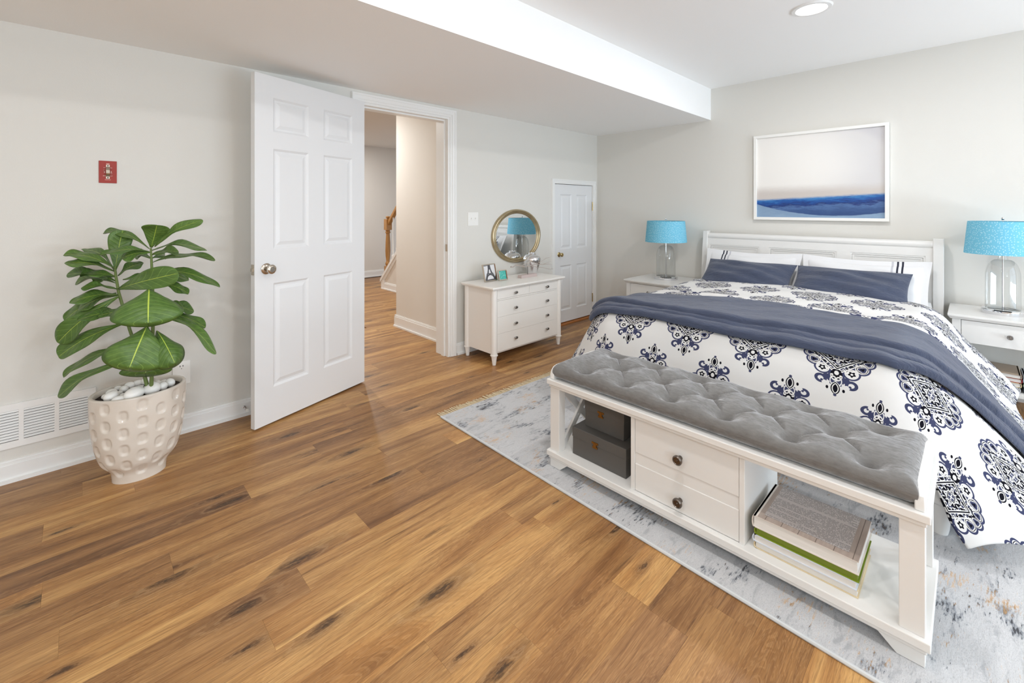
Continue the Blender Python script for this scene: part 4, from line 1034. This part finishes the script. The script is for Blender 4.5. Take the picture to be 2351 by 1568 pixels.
q.prism([(ny - .04, 1.00), (ny - .04, 1.07), (ny - 1.7, 1.07 + 1.66 * sl), (ny - 1.7, 1.00 + 1.66 * sl)], nx - .03, nx + .03, 'x'); q.build('handrail', M['oak'], sr, smooth=0, bevel=.008)
for k in range(1, 9):
    y = ny - .04 - .125 * k; z0 = .14 + (6.53 - y) * .97; z1 = 1.01 + (ny - .04 - y) * sl
    MB().box(nx - .016, nx + .016, y - .016, y + .016, z0, z0 + .14).lathe([(.014, z0 + .14), (.009, z0 + .16), (.015, z0 + .19), (.011, z0 + .24), (.008, z1)], (nx, y, 0), 12).build('baluster', M['trim'], sr, smooth=35)

# ================================================================= POTTED PLANT
PC = (.212, 2.775)
def pot():
    H = .405; nt, nz = 300, 150
    zc = [0, .02, .045, .065, .09, .12, .18, .26, .33, .385, .405]; rc = [.100, .101, .105, .120, .141, .152, .166, .176, .180, .181, .180]
    z = np.linspace(0, H, nz); r = np.interp(z, zc, rc)
    ker = np.ones(9) / 9; r = np.convolve(np.pad(r, 4, 'edge'), ker, 'valid')
    th = np.linspace(0, 2 * PI, nt, endpoint=False); Z, TH = np.meshgrid(z, th, indexing='ij'); R = np.repeat(r[:, None], nt, 1)
    dep = np.zeros_like(R); nc = 16
    for c in range(nc):
        a = 2 * PI * c / nc; dth = (TH - a + PI) % (2 * PI) - PI
        for rw in range(6):
            zz = .06 + .078 * rw + (.039 if c % 2 else 0)
            if zz > .372: continue
            u = dth * R * .88 / .0155; v = (Z - zz) / .0225; q = (np.abs(u) ** 2.6 + np.abs(v) ** 2.6) ** (1 / 2.6)
            dep = np.maximum(dep, .0085 * np.clip(1.25 - q, 0, .5) / .5 * (1 - .15 * v))
    R = R - dep; ay = .79
    X = PC[0] + R * np.cos(TH); Y = PC[1] + R * ay * np.sin(TH)
    P_ = np.stack([X, Y, Z], -1)
    def ringat(rr_, z_): return np.stack([PC[0] + rr_ * np.cos(th), PC[1] + rr_ * ay * np.sin(th), np.full(nt, z_)], -1)[None]
    P_ = np.concatenate([ringat(.001, .0), P_, ringat(.177, .409), ringat(.168, .4095), ringat(.163, .405), ringat(.160, .36)], 0)
    b = MB(); b.grid(P_, True); return b
planter = thing('oval_planter', 'beige glazed oval planter with dimpled sides by the wall', 'planter', (PC[0], PC[1], 0))
M['glaze'] = NT('beige_glaze'); _t = M['glaze']; _t.set(_t.mix(_t.noise(_t.pos(), 12, 3), lin(212, 202, 189), lin(222, 214, 204)), .09); M['glaze'] = _t.m
pot().build('pot', M['glaze'], planter, smooth=70)
MB().lathe([(0, .388), (.163, .386), (.163, .380), (0, .380)], (PC[0], PC[1], 0), 60, 'z', 1, .79).build('soil', M['soil'], planter, smooth=30)
PEB = [(0.111,2.738,0.032,0.019),(0.134,2.691,0.028,0.013),(0.188,2.690,0.045,0.024),(0.252,2.705,0.034,0.024),(0.113,2.811,0.022,0.014),(0.139,2.795,0.015,0.009),(0.151,2.741,0.017,0.010),(0.138,2.864,0.016,0.011),(0.158,2.829,0.018,0.013),(0.181,2.863,0.022,0.014),(0.212,2.876,0.021,0.013),(0.215,2.835,0.019,0.006),(0.207,2.786,0.017,0.006),(0.224,2.747,0.015,0.010),(0.294,2.728,0.021,0.017),(0.325,2.753,0.018,0.018),(0.283,2.802,0.014,0.011),(0.309,2.815,0.016,0.010),(0.326,2.795,0.013,0.009),(0.288,2.854,0.011,0.007),(0.243,2.872,0.022,0.015),(0.166,2.776,0.011,0.005),(0.265,2.834,0.013,0.009),(0.09,2.785,0.014,0.010),(0.170,2.715,0.012,0.008),(0.307,2.84,0.017,0.006)]
for i, (x, y, a, h) in enumerate(PEB):
    h *= 1.2
    q = MB(); nn_, mm_ = 10, 16; vs = []; rg_ = random.Random(i); yaw = rg_.uniform(-.5, .5) + .25; wdt = max(h * 1.1, a * .62)
    pr = [(math.sin(PI * k / nn_) ** .9 if 0 < k < nn_ else 0, -math.cos(PI * k / nn_)) for k in range(nn_ + 1)]
    q.lathe([(max(r_, .001), z_) for r_, z_ in pr], (0, 0, 0), mm_)
    k1 = rg_.uniform(-.12, .12); q.v = [(p[0] * a * (1 + k1 * p[1]), p[1] * wdt, p[2] * h) for p in q.v]
    o = q.build('pebble', M['pebble'], smooth=80); o.location = (x, y, .3865 + h * .92); o.rotation_euler = (0, 0, yaw)
    lab = 'smooth white pebble on the soil of the oval planter'
    if i == 2: lab = 'largest white pebble at the front rim of the planter'
    if i == 3: lab = 'fat white pebble just in front of the plant stems'
    tag(o, lab, 'pebble', 'white pebbles in the planter')
plant = thing('fiddle_leaf_fig', 'broad leaved green fig plant growing in the dimpled planter', 'plant', (.24, 2.70, .376))
def mat_leaf():
    t = NT('fig_leaf'); u, v, _ = t.sep(t.uvc()); av = v.abs()
    oi = E_(t, t.n.new('ShaderNodeObjectInfo').outputs['Random'])
    n = t.noise(t.comb(u * 4.0 + oi * 9.0, v * 2.0, oi * 5.0), 2.0, 3)
    c = t.mix(n, lin(50, 80, 32), lin(110, 142, 66)); c = t.mix(oi * .5, c, lin(66, 98, 44))
    vein = t.math('FRACT', u * 9.0 - av * 1.5); vn = ((vein - .5).abs() - .03).lt(0) * av.lt(.85)
    c = t.mix(vn * .45, c, lin(150, 182, 92)); mid = t.step(.055 - av * (1.0 + u * 1.6), 0.0, .03)
    c = t.mix(mid, c, lin(186, 206, 84))
    t.set(c, .38); t.b.inputs['Specular IOR Level'].default_value = .4
    t.b.inputs['Subsurface Weight'].default_value = 0
    t.bump((vein - .5).abs() * .6 + mid * .5, .35, .006)
    return t.m
LEAF = mat_leaf()
_rl = random.Random(21)
LV = [((0.226,2.528,0.914),(0.212,2.416,0.783),0.320,0.03),((0.219,2.535,0.747),(0.156,2.471,0.596),0.293,0.03),((0.256,2.568,0.713),(0.305,2.437,0.587),0.147,0.04),((0.239,2.669,0.6),(0.222,2.63,0.513),0.249,0.05),((0.133,2.73,0.895),(0.32,2.45,0.979),0.133,0.04),((0.247,2.689,1.082),(0.26,2.606,1.19),0.151,0.02),((0.26,2.676,1.086),(0.421,2.52,1.224),0.055,0.03),((0.251,2.686,1.068),(0.429,2.47,1.084),0.037,0.07),((0.253,2.711,1.008),(0.474,2.538,1.03),0.037,0.07),((0.251,2.686,0.962),(0.475,2.439,0.916),0.055,0.06),((0.273,2.734,0.905),(0.395,2.713,0.848),0.062,0.04),((0.264,2.714,0.764),(0.451,2.63,0.69),0.062,0.05),((0.267,2.67,0.762),(0.448,2.382,0.626),0.046,0.05),((0.241,2.695,1.077),(0.091,2.98,1.162),0.053,0.05),((0.126,2.806,0.975),(0.155,2.848,1.161),0.129,0.02),((0.126,2.806,0.984),(-0.046,2.932,1.063),0.062,0.05),((0.123,2.809,0.971),(-0.043,2.859,1.027),0.053,0.06),((0.126,2.806,0.971),(0.012,3.037,1.08),0.040,0.06),((0.13,2.803,0.922),(-0.037,2.924,0.969),0.053,0.06),((0.13,2.803,0.913),(-0.009,3.03,0.913),0.032,0.06),((0.132,2.773,0.89),(0.01,2.78,0.915),0.032,0.05),((0.241,2.695,1.064),(0.071,2.693,1.067),0.044,0.05),((0.244,2.692,1.06),(0.144,2.705,1.044),0.071,0.04),((0.13,2.803,0.869),(-0.044,2.944,0.756),0.078,0.04),((0.135,2.77,0.855),(-0.065,2.853,0.678),0.115,0.03),((0.157,2.749,0.732),(-0.062,2.85,0.615),0.105,0.04),((0.19,2.744,0.62),(-0.049,2.977,0.491),0.055,0.05),((0.187,2.705,0.568),(-0.065,2.881,0.429),0.064,0.05),((0.251,2.713,1.044),(0.349,2.673,1.06),0.055,0.05),((0.137,2.824,0.946),(0.228,2.791,1.008),0.055,0.05),((0.154,2.821,0.926),(0.26,2.788,0.913),0.067,0.05)]
for k in range(13):                       # further leaves round the two stems
    st_ = [(.128, 2.805, .945), (.140, 2.793, .86), (.158, 2.775, .77), (.249, 2.688, 1.03), (.252, 2.686, .94), (.254, 2.683, .80), (.25, 2.686, .64)][k % 7]
    a_ = [2.6, 3.3, 4.0, 1.2, .4, -.6, -1.2, 2.0, 2.9, 3.7, 1.8, .9, .1][k]; l_ = _rl.uniform(.13, .19)
    LV.append((st_, (st_[0] + l_ * math.cos(a_), min(3.05, st_[1] + l_ * math.sin(a_) * .9), st_[2] + _rl.uniform(-.05, .05)), .060, .05))
VD = Vector((.697, .717, 0))
for i, (b0, b1, wi, wd) in enumerate(LV):
    b0, b1 = Vector(b0), Vector(b1); ax = b1 - b0; L = ax.length; rg_ = random.Random(50 + i)
    vd_ = ((b0 + b1) / 2 - Vector((0, 0, 1.265))).normalized()
    ip = (ax - vd_ * ax.dot(vd_)); ip.normalize(); side = ip.cross(vd_); side.normalize()      # across the blade
    if side.z < 0: side = -side
    sv = side * (wi / 2) + vd_ * (wd / 2 if wi > .12 else wd)
    nrm = ax.cross(sv).normalized()
    if nrm.z < 0: nrm = -nrm
    na, nbk = 18, 6; P_ = np.zeros((na + 1, 2 * nbk + 1, 3)); UV = np.zeros((na + 1, 2 * nbk + 1, 2))
    big = wi > .12; arch = (.10 if big else .12) * L; ph = rg_.uniform(0, 6)
    for k in range(na + 1):
        t_ = math.sin(PI / 2 * k / na) ** .9 if k < na else 1.0
        cen = b0 + ax * t_ + nrm * (arch * math.sin(PI * t_) * .8) + Vector((0, 0, -.10 * L * t_ * t_ * (0 if big else .5)))
        if big and ax.z < 0: g_ = 1.12 * (t_ + .02) ** .55 * max(0.0, 1 - t_ ** 3.2) ** .5
        else: g_ = 1.18 * (.05 + .95 * t_ ** 1.15) * max(0.0, 1 - t_ ** 4) ** .5
        if t_ < .09 and not big: g_ = .06
        for j in range(-nbk, nbk + 1):
            v_ = j / nbk; wv = .010 * math.sin(9 * t_ + ph + 2.5 * v_) * abs(v_) + (.10 * abs(v_) ** 1.6) * (sv.length * .9)
            q_ = cen + sv * (v_ * g_) + nrm * wv * (1 if not big else .7) * min(1, g_ * 1.5)
            if big and ax.z < 0: q_ += Vector((0, 0, -.045 * v_ * v_ * (1 - .6 * t_))) + vd_ * (.03 * v_ * v_)
            P_[k, j + nbk] = q_; UV[k, j + nbk] = (t_, v_)
    P_[..., 1] = np.minimum(P_[..., 1], YW - .012)
    q = MB(); q.grid(P_); q.uv = UV.reshape(-1, 2)
    lf = q.build('leaf', LEAF, plant, smooth=80, recalc=False)
    s_ = lf.modifiers.new('thickness', 'SOLIDIFY'); s_.thickness = .0012
M['stem'] = paint('green_stem', lin(104, 122, 62), .6)
for pts, rads in (([(.235, 2.701, .37), (.235, 2.701, .424), (.217, 2.718, .522), (.174, 2.76, .70), (.138, 2.795, .869), (.128, 2.805, .949), (.125, 2.808, .99)], [.008, .008, .007, .0065, .006, .0055, .004]), ([(.248, 2.688, .37), (.248, 2.688, .433), (.25, 2.686, .531), (.254, 2.682, .771), (.251, 2.686, .949), (.246, 2.69, 1.08)], [.008, .008, .0075, .007, .006, .004])):
    MB().tube(pts, rads, 10).build('stem', M['stem'], plant, smooth=60)
